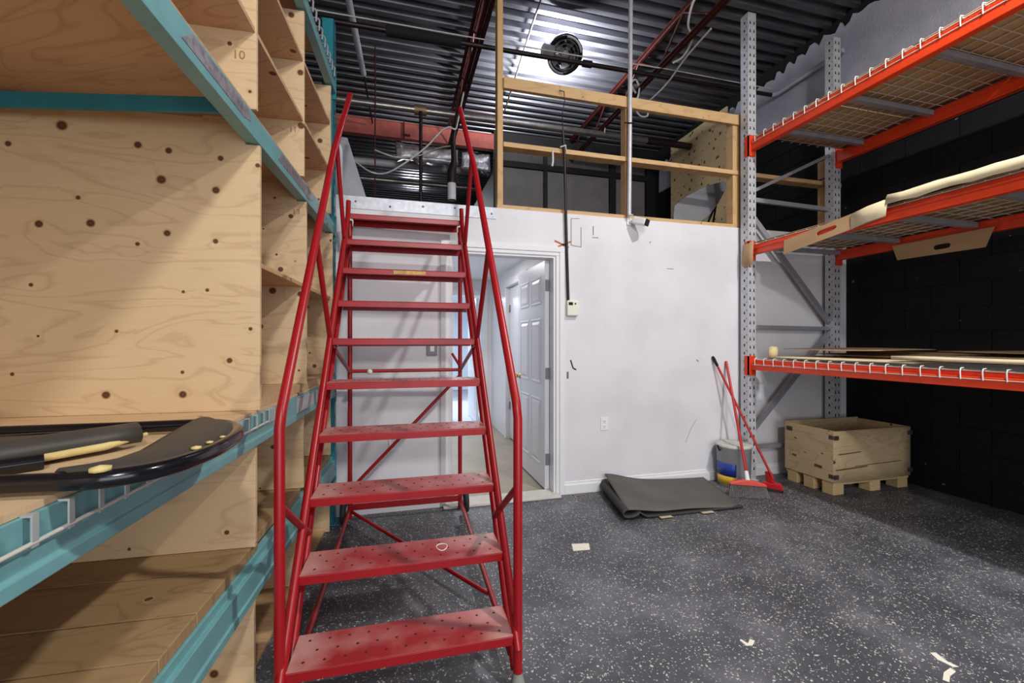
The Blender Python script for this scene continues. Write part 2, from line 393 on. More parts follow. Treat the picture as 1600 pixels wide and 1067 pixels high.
# walls
struct(box(XL-.12, XL, YN, 13.2, 0, ZC+.05).build('wall_left', M('left_wall_paint', L(176, 174, 172), .7)))
struct(box(XL, XR, YN-.12, YN, 0, ZC+.05).build('wall_near', M('near_wall_paint', L(200, 198, 194), .7)))
struct(box(XL, XR, 13.0, 13.12, ZM, ZC+.05).build('wall_far', BLACKW))
DX0, DX1, DZ = .41, 1.31, 2.04
wb = MB(); wb.box(XL, DX0, YB, YB+.12, 0, ZM).box(DX1, XR, YB, YB+.12, 0, ZM).box(DX0, DX1, YB, YB+.12, DZ, ZM)
wb = struct(wb.build('wall_back', WALLW))
# right wall: painted concrete block below, sprayed lavender render above
wr = struct(box(XR+.012, XR+.13, YN, 13.2, 0, ZC+.05).build('wall_right', M('black_mortar', L(11, 10, 12), .9)))
bmesh_block = box(0, .013, -.197, .197, 0, .192).mesh('block', CMU)
half = box(0, .013, -.097, .097, 0, .192).mesh('block_half', CMU)
nb = 0
for k in range(20):
    y = .9+(.2 if k % 2 else 0); c = 0
    while y < 4.75:
        piece('block', bmesh_block, (XR+.0005*R.random()+.002, y, .004+k*.2), wr); y += .4
rag = [(XR+.012, 6.75, 3.98), (XR+.012, .2, 3.98)]
y = .2
while y < 6.75:
    ph = ((y-YN) % .152)/.152
    rag.append((XR+.012, y, ZC-.04-(.05 if ph > .55 else 0.)-R.uniform(0, .05)-max(0, y-3.3)*.06)); y += R.uniform(.03, .06)
struct(MB().prism(rag, (-.03, 0, 0)).build('wall_right_render', LAV))
struct(box(XR-.0, XR+.012, YN, .7, 0, 3.98).build('wall_right_near', CMU))
# loft slab over the low office, hall box
struct(box(XL, XR, YB+.12, 12.6, 2.30, ZM-.005).build('floor_loft', LOFT))
struct(box(-1, 2.6, YB+.12, 12, 2.27, 2.30).build('ceiling_hall', WHITEP))
hw = MB(); hw.box(-.12, 0.0, YB+.12, 6.6, 0, 2.27); struct(hw.build('wall_hall_left', WHITEP))
hw = MB(); hw.box(1.44, 1.54, YB+.12, 4.75, 0, 2.27).box(1.44, 1.54, 5.62, 6.6, 0, 2.27).box(1.44, 1.54, 4.75, 5.62, 2.04, 2.27)
struct(hw.build('wall_hall_right', WHITEP))
hw = MB(); hw.box(-.12, .22, 6.6, 6.7, 0, 2.27).box(1.30, 1.54, 6.6, 6.7, 0, 2.27).box(.22, 1.30, 6.6, 6.7, 2.03, 2.27)
struct(hw.build('wall_hall_end', WHITEP))
struct(box(-1, 2.6, 11.6, 11.7, 0, 2.27).build('wall_inner_room_end', BLUEROOM))
struct(box(-1.0, -.9, 6.7, 11.6, 0, 2.27).build('wall_inner_room_left', BLUEROOM))
struct(box(2.5, 2.6, 4.0, 11.6, 0, 2.27).build('wall_inner_room_right', BLUEROOM))
# attic hatch line in the hall ceiling
h = struct(MB().box(.98, 1.40, 3.95, 4.35, 2.262, 2.27).build('trim_4', GREYP))
# door casing (door 1)
def casing(name, x0, x1, ztop, yf, wdt=.075, t=.02, sgn=-1):
    ys = sorted((yf, yf+sgn*t)); mb = MB()
    for (a, b) in ((0, .03), (.03, wdt)):
        tt = t*(1 if a else .6); yy = sorted((yf, yf+sgn*tt))
        mb.box(x0-b, x0-a, yy[0], yy[1], 0, ztop+a).box(x1+a, x1+b, yy[0], yy[1], 0, ztop+a)
        mb.box(x0-b, x1+b, yy[0], yy[1], ztop+a, ztop+b)
    return struct(mb.build(name, WHITEP, bevel=.003))
casing('trim_1', DX0, DX1, DZ, YB-.001)
mb = MB(); mb.box(DX0, DX0+.018, YB, YB+.12, 0, DZ).box(DX1-.018, DX1, YB, YB+.12, 0, DZ).box(DX0+.018, DX1-.018, YB, YB+.12, DZ-.018, DZ)
mb.box(DX0+.018, DX0+.03, YB+.06, YB+.09, 0, DZ-.02)
struct(mb.build('trim_2', WHITEP))
struct(box(DX0-.06, DX1+.02, YB-.09, YB+.10, .001, .022).build('trim_3', M('pale_threshold', L(206, 202, 194), .6, 0, .1, 14), bevel=.006))
def base(name, x0, x1):
    struct(MB().prism([(x0, YB-.001, 0), (x0, YB-.016, 0), (x0, YB-.016, .075), (x0, YB-.009, .088), (x0, YB-.009, .1), (x0, YB-.001, .106)], (x1-x0, 0, 0)).build(name, WHITEP))
base('baseboard_back_1', DX1+.077, XR-.01); base('baseboard_back_2', XL+.02, DX0-.077)
# door 1: six-panel leaf opened into the hall
dr = struct(thing('door_1', 'white six-panel interior door opened into the hall', 'door', (1.268, YB+.10, 0)))
del dr['category']
HX, HY = 1.268, YB+.10; DW = .85
leaf = box(HX-.02, HX+.02, HY, HY+DW, .02, 2.02).build('door_leaf', WHITED, dr, bevel=.002)
for (a, b, z0, z1) in [(.10, .39, .20, .80), (.46, .75, .20, .80), (.10, .39, .93, 1.52), (.46, .75, .93, 1.52), (.10, .39, 1.64, 1.90), (.46, .75, 1.64, 1.90)]:
    x = HX-.02; ps = [(a, z0), (b, z0), (b, z1), (a, z1)]
    mb = MB()
    def fr(i, d): return [(x-d, HY+aa, zz) for aa, zz in ((a+i, z0+i), (b-i, z0+i), (b-i, z1-i), (a+i, z1-i))]
    lv = [fr(0, .0005), fr(.012, .007), fr(.03, .001), fr(.055, .008)]
    mb.v = [p for r in lv for p in r]
    mb.f = [(i*4+k, i*4+(k+1) % 4, (i+1)*4+(k+1) % 4, (i+1)*4+k) for i in range(3) for k in range(4)]+[(12, 13, 14, 15)]; mb.sm = [False]*len(mb.f)
    mb.build('door_panel', WHITED, leaf)
for z in (.28, 1.03, 1.80):
    hb = MB().box(HX-.016, HX+.03, HY-.006, HY, z-.05, z+.05).tube([(HX+.03, HY-.008, z-.05), (HX+.03, HY-.008, z+.05)], .007)
    hb.build('hinge', GREYP, dr)
kb = MB().lathe([(.0, -.062), (.018, -.06), (.026, -.045), (.018, -.03), (.01, -.022), (.024, -.006), (.026, 0)], (HX-.02, HY+DW-.07, .95), 16, (1, 0, 0)); kb.build('door_knob', BRASS, dr)
# door 2 on the hall's right wall, and casing
mb = MB().box(1.42, 1.44, 4.67, 4.75, 0, 2.04).box(1.42, 1.44, 5.62, 5.70, 0, 2.04).box(1.415, 1.44, 4.65, 5.72, 2.04, 2.13); struct(mb.build('trim_5', WHITEP, bevel=.004))
d2 = struct(box(1.475, 1.515, 4.79, 5.60, .02, 2.02).build('door_2', WHITED))
for z in (.45, 1.1, 1.75): MB().box(1.462, 1.476, 5.56, 5.6, z-.05, z+.05).build('hinge', GREYP, d2)
# far door standing open in the inner room
d3 = struct(box(1.22, 1.26, 6.74, 7.55, .012, 2.0).build('door_3', WHITED))
for (a, b, z0, z1) in [(.1, .7, .2, .85), (.1, .7, 1.0, 1.85)]: MB().box(1.213, 1.221, 6.74+a, 6.74+b, z0, z1).build('door_panel', WHITED, d3, bevel=.004)
mb = MB().box(.14, .22, 6.58, 6.6, 0, 2.03).box(1.30, 1.38, 6.58, 6.6, 0, 2.03).box(.14, 1.38, 6.58, 6.6, 2.03, 2.11); struct(mb.build('trim_6', WHITEP, bevel=.004))
# metal flashing along the loft edge
fs = struct(box(-.42, .79, YB-.006, YB-.001, 2.315, 2.408).build('trim_7', ALU))
sm = MB().lathe([(0, .004), (.008, .003), (.009, 0)], (0, 0, 0), 8, (0, -1, 0)).mesh('screw', GREYP)
for x in (-.3, -.05, .2, .45, .68, .75): piece('screw', sm, (x, YB-.006, 2.36+R.uniform(-.02, .02)), fs)
# marks on the back wall
def mark(pts, wdt, mat):
    mb = MB()
    for a, b in zip(pts, pts[1:]): mb.bar((a[0], YB-.0006, a[1]), (b[0], YB-.0006, b[1]), wdt, .0008, (0, 1, 0))
    mb.build('wall_mark', mat, wb)
mark([(1.452, 2.37), (1.452, 2.14)], .006, SCUFF); mark([(1.452, 2.14), (1.545, 2.13)], .006, RUST); mark([(1.545, 2.13), (1.545, 2.30)], .006, SCUFF); mark([(1.452, 2.37), (1.53, 2.375)], .004, SCUFF)
mark([(1.30, 2.17), (1.43, 2.12)], .016, RUST); mark([(1.33, 2.12), (1.45, 2.17)], .014, RUST)
mark([(1.66, 2.32), (1.66, 2.24)], .008, SCUFF); mark([(1.65, 2.22), (1.71, 2.22)], .006, SCUFF)
mark([(1.447, 1.15), (1.47, 1.08), (1.50, 1.065)], .012, HOLE); mark([(1.42, 1.05), (1.42, .99)], .018, SCUFF)
mark([(2.22, 2.215), (2.23, 2.21)], .012, SCUFF); mark([(2.72, 1.14), (2.74, 1.12)], .008, SCUFF)
mark([(2.60, .37), (2.66, .5), (2.72, .58)], .003, SCUFF); mark([(2.40, 1.98), (2.47, 1.98)], .005, SCUFF)

# ------------------------------------------------------------------ roof steel, pipes
def joist(x, label):
    t = thing('roof_joist', label, 'joist', (x, 2.6, 4.36), 'open-web roof joists')
    y0, y1 = -1.0, 6.78
    for nm, z in (('top_chord', ZC-.03), ('bottom_chord', 4.385)):
        mb = MB()
        for s in (-1, 1): mb.box(x+s*.010-(.036 if s < 0 else 0), x+s*.010+(.036 if s > 0 else 0), y0, y1, z-.003, z+.003).box(x+s*.010-.003, x+s*.010+.003, y0, y1, z-.024, z+.024)
        mb.build(nm, JOISTP, t)
    y = y0+.2; up = True
    zz = (4.39, ZC-.04); wm = {}
    for u in (True, False): wm[u] = MB().tube([(0, 0, zz[0] if u else zz[1]), (0, .42, zz[1] if u else zz[0])], .011, 8).mesh('web_rod', JOISTP)
    while y+.42 < y1: piece('web_rod', wm[up], (x, y, 0), t); y += .42; up = not up
    return t
joist(.815, 'dark red open-web roof joist above the red ladder')
joist(2.86, 'dark red open-web roof joist wrapped with white cable')
b = thing('steel_beam', 'red oxide steel roof beam crossing above the loft', 'beam', (1.3, 6.9, 4.42))
MB().box(XL+.02, 1.52, 6.775, 6.87, 4.42, 4.432).build('bottom_flange', BEAMP, b)
MB().box(XL+.02, 1.52, 6.79, 6.802, 4.432, 4.655).build('web', BEAMP, b)
MB().box(XL+.02, 1.52, 6.775, 6.87, 4.655, 4.667).build('top_flange', BEAMP, b)
MB().box(.10, .115, 6.74, 6.79, 4.40, 4.70).box(.115, .2, 6.785, 6.79, 4.46, 4.5).build('stiffener_plate', JOISTP, b)
# pipes
p = thing('sprinkler_pipe', 'dark sprinkler pipe slung across under the joists, elbowed at the wall', 'pipe', (1.6, 4.25, 4.27))
MB().tube([(-1.6, 4.25, 4.25), (4.44, 4.25, 4.33)], .024, 10).build('pipe_run', PIPEB, p)
MB().tube([(-.1, 4.25, 4.27), (.55, 4.25, 4.278), (.62, 4.25, 4.279)], [.05, .05, .042], 12).build('insulation_sleeve', INSUL, p)
MB().tube([(4.44, 4.25, 4.33), (4.49, 4.2, 4.33), (4.49, 3.55, 4.34), (4.49, 3.42, 4.345)], .026, 10).build('wall_run', LAV, p)
MB().tube([(1.93, 4.25, 4.298), (2.03, 4.25, 4.3)], .036, 12).build('coupling', PIPEB, p)
tag(MB().tube([(-.9, 4.2, 4.30), (.0, 4.2, 4.312), (.75, 4.2, 4.318), (1.9, 4.21, 4.34), (2.9, 4.2, 4.37), (4.4, 4.21, 4.375)], .006, 6).build('roof_cable', CABLE), 'thin pale cable running along the top of the dark sprinkler pipe', 'cable')
p = thing('steel_pipe', 'dull silver pipe crossing the loft behind the wooden railing', 'pipe', (1.6, 5.66, 4.27))
MB().tube([(-1.7, 5.66, 4.29), (4.3, 5.66, 4.31)], .045, 12).build('pipe_run', PIPES, p)
MB().tube([(.22, 5.66, 4.297), (.37, 5.66, 4.298)], .062, 12).build('coupling', M('aged_brass_fitting', L(150, 128, 96), .5, .4), p)
MB().tube([(3.6, 5.66, 4.308), (4.3, 5.66, 4.31), (4.36, 5.66, 4.31)], .049, 12).build('dark_end', PIPEB, p)
MB().tube([(2.88, 5.60, 4.30), (2.88, 5.58, 4.38), (2.88, 5.66, 4.42)], .008, 6).build('hanger_strap', CABLE, p)
tag(MB().tube([(.296, 5.60, 4.25), (.296, 5.60, ZM+.02)], .022, 8).build('drop_pipe', PIPEB), 'thin black vertical pipe dropping from the silver pipe to the loft', 'pipe')
tag(MB().tube([(-.24, 5.2, ZC-.02), (-.245, 5.2, ZM)], .008, 6).build('hanger_rod', JOISTP), 'thin rusty rod hanging beside the grey panel in the loft', 'rod')
c = thing('loft_vent_pipe', 'black vent pipe with white end hanging in the dark loft', 'pipe', (.64, 5.2, 3.0))
MB().tube([(.80, 5.25, 4.38), (.70, 5.24, 4.05), (.66, 5.22, 3.75), (.67, 5.21, 3.5), (.642, 5.2, 3.36), (.642, 5.2, 3.22)], [.02, .022, .03, .034, .055, .056], 12).build('black_pipe', PIPEB, c)
MB().tube([(.642, 5.2, 3.24), (.643, 5.2, 3.02)], .052, 12).build('white_end', PVC, c)
tag(MB().tube([(-.47, 3.6, 4.56), (-.44, 4.4, 4.56), (-.39, 5.5, 4.56)], .033, 12).build('white_conduit', PVC), 'white plastic conduit running under the deck toward the loft', 'conduit')
tag(MB().tube([(-.388, 5.5, 4.56), (-.35, 6.7, 4.56)], .012, 8).build('thin_conduit', PIPEB), 'thin black rod continuing from the white plastic conduit', 'rod')
tag(MB().tube([(1.34, 3.2, 4.70), (1.40, 4.4, 4.70), (1.53, 6.1, 4.70)], .011, 8).build('deck_conduit', PIPES), 'thin steel conduit strapped under the brightly lit deck', 'conduit')
# foil duct and white pipe behind the beam
c = thing('foil_duct', 'silver foil-wrapped duct behind the red steel beam', 'duct', (.75, 7.3, 4.35))
def crumple(x0, x1, z0, z1, y):
    P = []
    for i in range(13):
        a = i/12; row = []
        for j in range(7):
            q = j/6; row.append((x0+(x1-x0)*a, y+R.uniform(-.02, .02), z0+(z1-z0)*q+R.uniform(-.012, .012)))
        P.append(row)
    return MB().grid(P)
crumple(.0, .95, 4.20, 4.415, 6.95).build('duct_section', FOIL, c, thick=.15)
crumple(1.03, 1.50, 4.14, 4.40, 6.97).build('duct_section', FOIL, c, thick=.15)
tag(MB().tube([(-.9, 7.6, 4.33), (.4, 7.6, 4.34)], .06, 14).tube([(.4, 7.6, 4.34), (.55, 7.6, 4.34)], .066, 14).tube([(.55, 7.6, 4.34), (1.7, 7.6, 4.36)], .06, 14).build('drain_pipe', PVC), 'white drain pipe crossing behind the foil duct', 'pipe')
tag(MB().tube([(-1.2, 8.3, 4.3), (1.6, 8.3, 4.3)], .05, 12).build('far_pipe', PIPES), 'dull pipe far back in the dark loft below the deck', 'pipe')
def loop(name, pts, label, r=.009):
    # smooth the polyline
    P = [Vector(p) for p in pts]; out = []
    for i in range(len(P)-1):
        p0, p1, p2, p3 = P[max(i-1, 0)], P[i], P[i+1], P[min(i+2, len(P)-1)]
        for k in range(6):
            t = k/6; out.append(.5*((2*p1)+(p2-p0)*t+(2*p0-5*p1+4*p2-p3)*t*t+(3*p1-p0-3*p2+p3)*t**3))
    out.append(P[-1]); return tag(MB().tube(out, r, 7).build(name, CABLE), label, 'cable')
loop('hanging_cable', [(-.47, 4.1, 2.97), (-.43, 4.6, 3.14), (-.28, 5.0, 3.19), (-.1, 5.0, 3.2), (.14, 5.0, 3.37), (.33, 5.02, 3.55), (.43, 5.05, 3.68), (.52, 5.1, 3.80), (.6, 5.1, 3.85), (.68, 5.15, 3.86), (.72, 5.2, 4.0), (.79, 5.22, 4.36)], 'white cable looping down in front of the foil duct', .010)
loop('hanging_cable', [(-.245, 5.19, 3.52), (.0, 5.35, 3.53), (.296, 5.57, 3.68), (.5, 5.4, 3.72), (.665, 5.20, 3.68)], 'white cable strung low behind the black drop pipe', .009)
loop('joist_cable', [(2.84, 3.55, 4.80-.1), (2.80, 3.6, 4.62), (2.84, 3.72, 4.50), (2.95, 3.80, 4.44), (2.96, 3.95, 4.36), (2.90, 4.05, 4.34)], 'white cable looped over the upper end of the joist', .012)
loop('joist_cable', [(2.93, 3.5, 4.33), (2.95, 3.9, 4.31), (2.97, 4.3, 4.24), (2.93, 4.7, 4.22), (2.86, 4.9, 4.28), (2.80, 4.95, 4.36)], 'white cable sagging along the bottom chord of the joist', .010)
loop('joist_cable', [(2.78, 4.6, 4.30), (2.72, 4.6, 4.40), (2.78, 4.6, 4.46), (2.84, 4.62, 4.38), (2.80, 4.6, 4.22), (2.76, 4.6, 4.12)], 'white cable knotted around the dark sprinkler pipe at the joist', .011)
loop('joist_cable', [(2.92, 4.85, 4.26), (3.0, 4.85, 4.18), (3.1, 4.85, 4.20), (3.08, 4.85, 4.30), (2.98, 4.85, 4.30)], 'coiled white cable end hanging beside the joist', .011)
# round fan fixture hung just under the deck
FX = Vector((1.80, 4.45, 4.50)); ax = Vector((-.10, -.62, -.78)).normalized()
f = thing('ceiling_fan', 'round black fan fixture hung under the brightly lit deck', 'fan', tuple(FX))
MB().lathe([(.15, -.05), (.195, -.04), (.2, .03), (.185, .035), (.165, .03), (.15, .0)], FX, 32, ax).build('housing_ring', BLACKT, f)
MB().lathe([(.0, -.07), (.05, -.065), (.155, -.045)], FX, 32, ax).build('back_plate', BLACKW, f)
MB().lathe([(0, .04), (.035, .035), (.05, .02), (.055, -.05)], FX, 20, ax).build('motor_hub', GREYP, f)
q = Vector((0, 0, 1)).rotation_difference(ax)
for k in range(5):
    a = k*2*math.pi/5+.3; mb = MB()
    d = lambda r, t, z: FX+q @ Vector((r*math.cos(a+t), r*math.sin(a+t), z))
    mb.grid([[d(.045, -.3, .012), d(.09, -.22, .016), d(.145, -.18, .018)], [d(.045, .25, -.012), d(.09, .3, -.012), d(.145, .34, -.012)]])
    mb.build('fan_blade', BLACKT, f, thick=.003)
for rr in (.07, .11, .15):
    pts = [FX+q @ Vector((rr*math.cos(2*math.pi*k/28), rr*math.sin(2*math.pi*k/28), .034)) for k in range(28)]
    MB().tube(pts, .0025, 5, True).build('guard_ring', GREYP, f)
for k, (a0, a1) in enumerate(((.05, 1.45), (3.35, 4.6))):
    mb = MB(); P = [[FX+q @ Vector((rr*math.cos(a0+(a1-a0)*i/10), rr*math.sin(a0+(a1-a0)*i/10), .0365)) for rr in (.168, .19)] for i in range(11)]
    mb.grid(P).build('rim_glint_band', PVC, f, thick=.002)  # white arcs stand in for bright reflections on the black ring
MB().tube([FX+Vector((-.15, 0, .0)), FX+Vector((-.26, -.02, .0))], [.07, .06], 14).build('side_box', GREYP, f)
MB().tube([FX+q @ Vector((0, 0, -.06)), FX+Vector((0.02, .12, .2)), (1.82, 4.57, ZC+.01)], .012, 8).build('hanger', PIPEB, f)
area('deck_glow_fill', FX+Vector((.06, .30, -.10)), FX+Vector((.06, .42, 1)), .3, 150, (.93, .96, 1))  # added lamp that brightens the deck round the fan; real source unknown

# ------------------------------------------------------------------ loft: railing, partition, boards
YR0, YR1 = 3.455, 3.545
r = thing('loft_railing', 'raw timber guard railing nailed along the loft edge', 'railing', (2.2, 3.5, ZM))
MB().box(.80, 3.29, YR0, YR1, ZM, ZM+.036).build('sill_plate', STUD_X, r, bevel=.002)
for x0, x1, z1 in ((.805, .852, ZC-.01), (1.985, 2.03, 3.46), (3.145, 3.235, 3.46), (4.30, 4.36, 3.2)):
    MB().box(x0, x1, YR0+.002, YR1-.002, ZM+.036 if x0 < 4 else ZM, z1).build('post', STUD_Z, r, bevel=.002)
MB().box(.853, 3.32, YR0-.02, YR0+.02, 3.405, 3.50).build('top_rail', STUD_X, r, bevel=.002)
MB().box(.853, 4.5, YR0-.012, YR1, 2.925, 2.965).build('mid_rail', STUD_X, r, bevel=.002)
# dark partition below the beam
pt = thing('loft_partition', 'black framed partition with grey panels standing deep in the loft', 'partition', (3.0, 6.84, ZM))
MB().box(1.53, XR-.02, 6.84, 6.87, ZM, ZC-.002).build('backing_board', BLACKW, pt)
MB().box(1.53, 1.56, 6.87, 9.2, ZM, 4.10).build('return_board', BLACKW, pt)
for a, b_ in ((1.60, 2.375), (2.45, 3.59), (3.73, 4.3)):
    MB().box(a, b_, 6.825, 6.842, ZM+.05, 4.17).build('grey_panel', GREYPAN, pt, bevel=.003)
    MB().box(a, b_, 6.828, 6.842, 4.285, 4.44).build('upper_panel', M('upper_panel_grey', L(84, 80, 80), .6), pt)
for x in (1.55, 2.412, 3.66, 4.36): MB().box(x-.035 if x != 3.66 else x-.06, x+.035 if x != 3.66 else x+.06, 6.80, 6.845, ZM, 4.52).build('stile', BLACKW, pt)
MB().box(1.56, 4.4, 6.795, 6.83, 4.18, 4.275).build('cross_rail', BLACKW, pt)
# plywood sheet on the right wall, leaning charcoal board, grey panel
tag(box(4.40, 4.42, 4.95, 6.2, ZM, 4.56).build('plywood_sheet', plywood('sheet_ply', (1, 2), (222, 200, 156), (192, 160, 112), knots=.95, kscale=7, knotrad=.07)), 'upright plywood sheet against the side wall up in the loft', 'plywood')
lb = thing('leaning_tabletop', 'charcoal curved-edge tabletop leaning in the loft behind the railing', 'tabletop', (3.1, 3.9, ZM))
pts = [(2.70, 2.43), (2.71, 2.58), (2.75, 2.70), (2.86, 2.79), (2.98, 2.86), (3.25, 3.00), (3.50, 3.085), (3.53, 3.07), (3.53, 3.03), (3.34, 2.80), (3.20, 2.66), (3.12, 2.60), (3.00, 2.52), (2.92, 2.43)]
MB().prism([(x, 3.72+(z-ZM)*.30+.06*(x-2.7), z) for x, z in pts], (0, .025, 0)).build('board', DARKG, lb, bevel=.004)
MB().tube([(3.2, 3.98, 2.44), (3.42, 4.0, 2.85)], .014, 8).tube([(3.42, 4.0, 2.85), (3.34, 4.0, 2.44)], .010, 8).build('folding_leg', BLACKT, lb)
gp = thing('loft_cabinet', 'grey sloping sheet-metal cabinet standing by the teal upright in the loft', 'cabinet', (-.36, 3.8, ZM))
MB().prism([(-.50, 3.75, ZM), (-.50, 3.75, 2.99), (-.392, 3.75, 2.985), (-.215, 3.75, ZM)], (0, .4, 0)).build('body', GREYM, gp, bevel=.006)
MB().tube([(-.44, 3.735, ZM), (-.44, 3.735, 2.86), (-.45, 3.735, 2.90), (-.48, 3.735, 2.92)], .016, 10).build('tube_handle', PVC, gp)

# ------------------------------------------------------------------ wall devices
def outlet(x, z, label, name='wall_outlet'):
    t = thing(name, label, 'outlet', (x, YB-.003, z-.058))
    MB().box(x-.036, x+.036, YB-.006, YB-.0005, z-.058, z+.058).build('cover_plate', PLATE, t, bevel=.002)
    for dz in (-.022, .022):
        s = MB().box(x-.016, x+.016, YB-.0085, YB-.006, z+dz-.014, z+dz+.014).build('socket', PLATE, t, bevel=.002)
        MB().box(x-.008, x-.005, YB-.0088, YB-.0084, z+dz-.004, z+dz+.007).box(x+.005, x+.008, YB-.0088, YB-.0084, z+dz-.004, z+dz+.007).box(x-.002, x+.002, YB-.0088, YB-.0084, z+dz-.011, z+dz-.007).build('slots', HOLE, s)
outlet(1.766, .585, 'white duplex outlet low on the wall above the folded mat')
outlet(-.024, .526, 'white duplex outlet low on the wall behind the red ladder')
t = thing('light_switch', 'grey light switch beside the door casing behind the ladder', 'switch', (.269, YB-.004, 1.20))
MB().box(.228, .31, YB-.010, YB-.0005, 1.20, 1.325).build('cover_plate', GREYP, t, bevel=.003)
MB().box(.252, .286, YB-.015, YB-.010, 1.23, 1.295).build('rocker', PLATE, t, bevel=.002)
t = thing('thermostat', 'ivory thermostat box at the end of the dark conduit', 'thermostat', (1.455, YB-.02, 1.53))
MB().box(1.402, 1.508, YB-.04, YB-.001, 1.53, 1.662).build('housing', IVORY, t, bevel=.008)
MB().box(1.414, 1.452, YB-.0415, YB-.04, 1.62, 1.645).build('screen', HOLE, t)
MB().box(1.468, 1.482, YB-.0415, YB-.04, 1.627, 1.640).build('button', HOLE, t)
t = thing('thermostat_conduit', 'dark conduit running down past the railing to the thermostat', 'conduit', (1.40, 3.40, 1.66))
MB().tube([(1.366, 3.415, 3.10), (1.381, 3.415, 2.905), (1.40, 3.418, 2.2), (1.418, 3.42, 1.662)], .012, 10).build('conduit_tube', PIPEB, t)
MB().tube([(1.366, 3.415, 3.10), (1.362, 3.42, 3.25), (1.385, 3.42, 3.36), (1.372, 3.40, 3.43), (1.34, 3.425, 3.45)], .004, 6).build('loose_wire', PIPEB, t)
MB().tube([(1.35, 3.43, 2.97), (1.384, 3.398, 2.975), (1.40, 3.43, 2.95)], .008, 7).build('tie', CABLE, t)
MB().tube([(1.28, 3.43, 2.93), (1.275, 3.41, 2.84), (1.268, 3.41, 2.79)], .009, 7).build('tie', CABLE, t)
t = thing('camera_conduit', 'grey steel conduit dropping from the deck to the security camera', 'conduit', (2.0, 3.41, 2.41))
MB().tube([(2.015, 3.412, ZC-.01), (1.995, 3.412, 2.43)], .019, 12).build('conduit_tube', GALV, t)
MB().tube([(1.98, 3.392, 2.43), (1.992, 3.386, 2.43), (2.02, 3.392, 2.43)], .008, 6).build('clip', GALV, t)
MB().tube([(1.96, 3.43, 3.26), (1.99, 3.388, 3.24), (2.035, 3.392, 3.25), (2.04, 3.43, 3.26)], .006, 6).build('tie', HOLE, t)
t = thing('security_camera', 'white security camera mounted under the railing', 'camera', (2.05, YB-.05, 2.28))
MB().box(1.985, 2.025, YB-.014, YB-.001, 2.35, 2.415).build('mount_plate', PLATE, t, bevel=.003)
MB().tube([(2.01, YB-.014, 2.38), (2.03, YB-.05, 2.37)], .014, 10).build('arm', PLATE, t)
c0 = Vector((2.03, YB-.045, 2.385)); c1 = Vector((2.10, YB-.14, 2.345))
MB().bar(c0, c1, .072, .062).build('body', PLATE, t, bevel=.012)
dv = (c1-c0).normalized(); MB().bar(c1-dv*.002, c1+dv*.012, .066, .056).build('lens_front', HOLE, t, bevel=.004)

# ------------------------------------------------------------------ red rolling ladder (own local frame)
ld = thing('rolling_ladder', 'red steel rolling warehouse ladder with ten dusty steps', 'ladder', (.032, 1.54, 0), None, -.0223, True)
RISE, RUN, HW = .2212, .1843, .385
def hole_mesh():
    mb = MB()
    return mb
for i in range(10):
    y = RUN*i; z = RISE*(i+1); dp = .19
    st = MB().box(-HW, HW, y, y+dp, z-.004, z).box(-HW, HW, y, y+.004, z-.036, z-.004).box(-HW, HW, y+dp-.004, y+dp, z-.045, z-.004).box(-HW, HW, y+.004, y+.016, z-.036, z-.033)
    s = st.build('step', REDS, ld, bevel=.003)
    mb = MB()
    if i < 7:
        for rw in range(3):
            for cc in range(11):
                x = -.34+.068*cc+(.034 if rw % 2 else 0)-.0
                if x > .36: continue
                mb.lathe([(0, .0012), (.0045, .001), (.006, 0)], (x, y+.04+.055*rw, z), 6)
        mb.build('grip_studs', M('grip_stud_dark', L(84, 26, 28), .6), s)['kind'] = 'stuff'
MB().bar((-.08, RUN*7-.001, RISE*8-.018), (.12, RUN*7-.001, RISE*8-.018), .001, .022).build('warning_label', M('faded_yellow_label', L(206, 172, 92), .6, 0, .25, 40), ld)
ring = [(.145+.022*math.cos(a)*(1+.25*math.sin(a)), RUN+.1+.03*math.sin(a), RISE*2+.002) for a in [2*math.pi*k/16 for k in range(16)]]
MB().tube(ring, .0022, 5, True).build('chalk_ring', PAPER, ld)
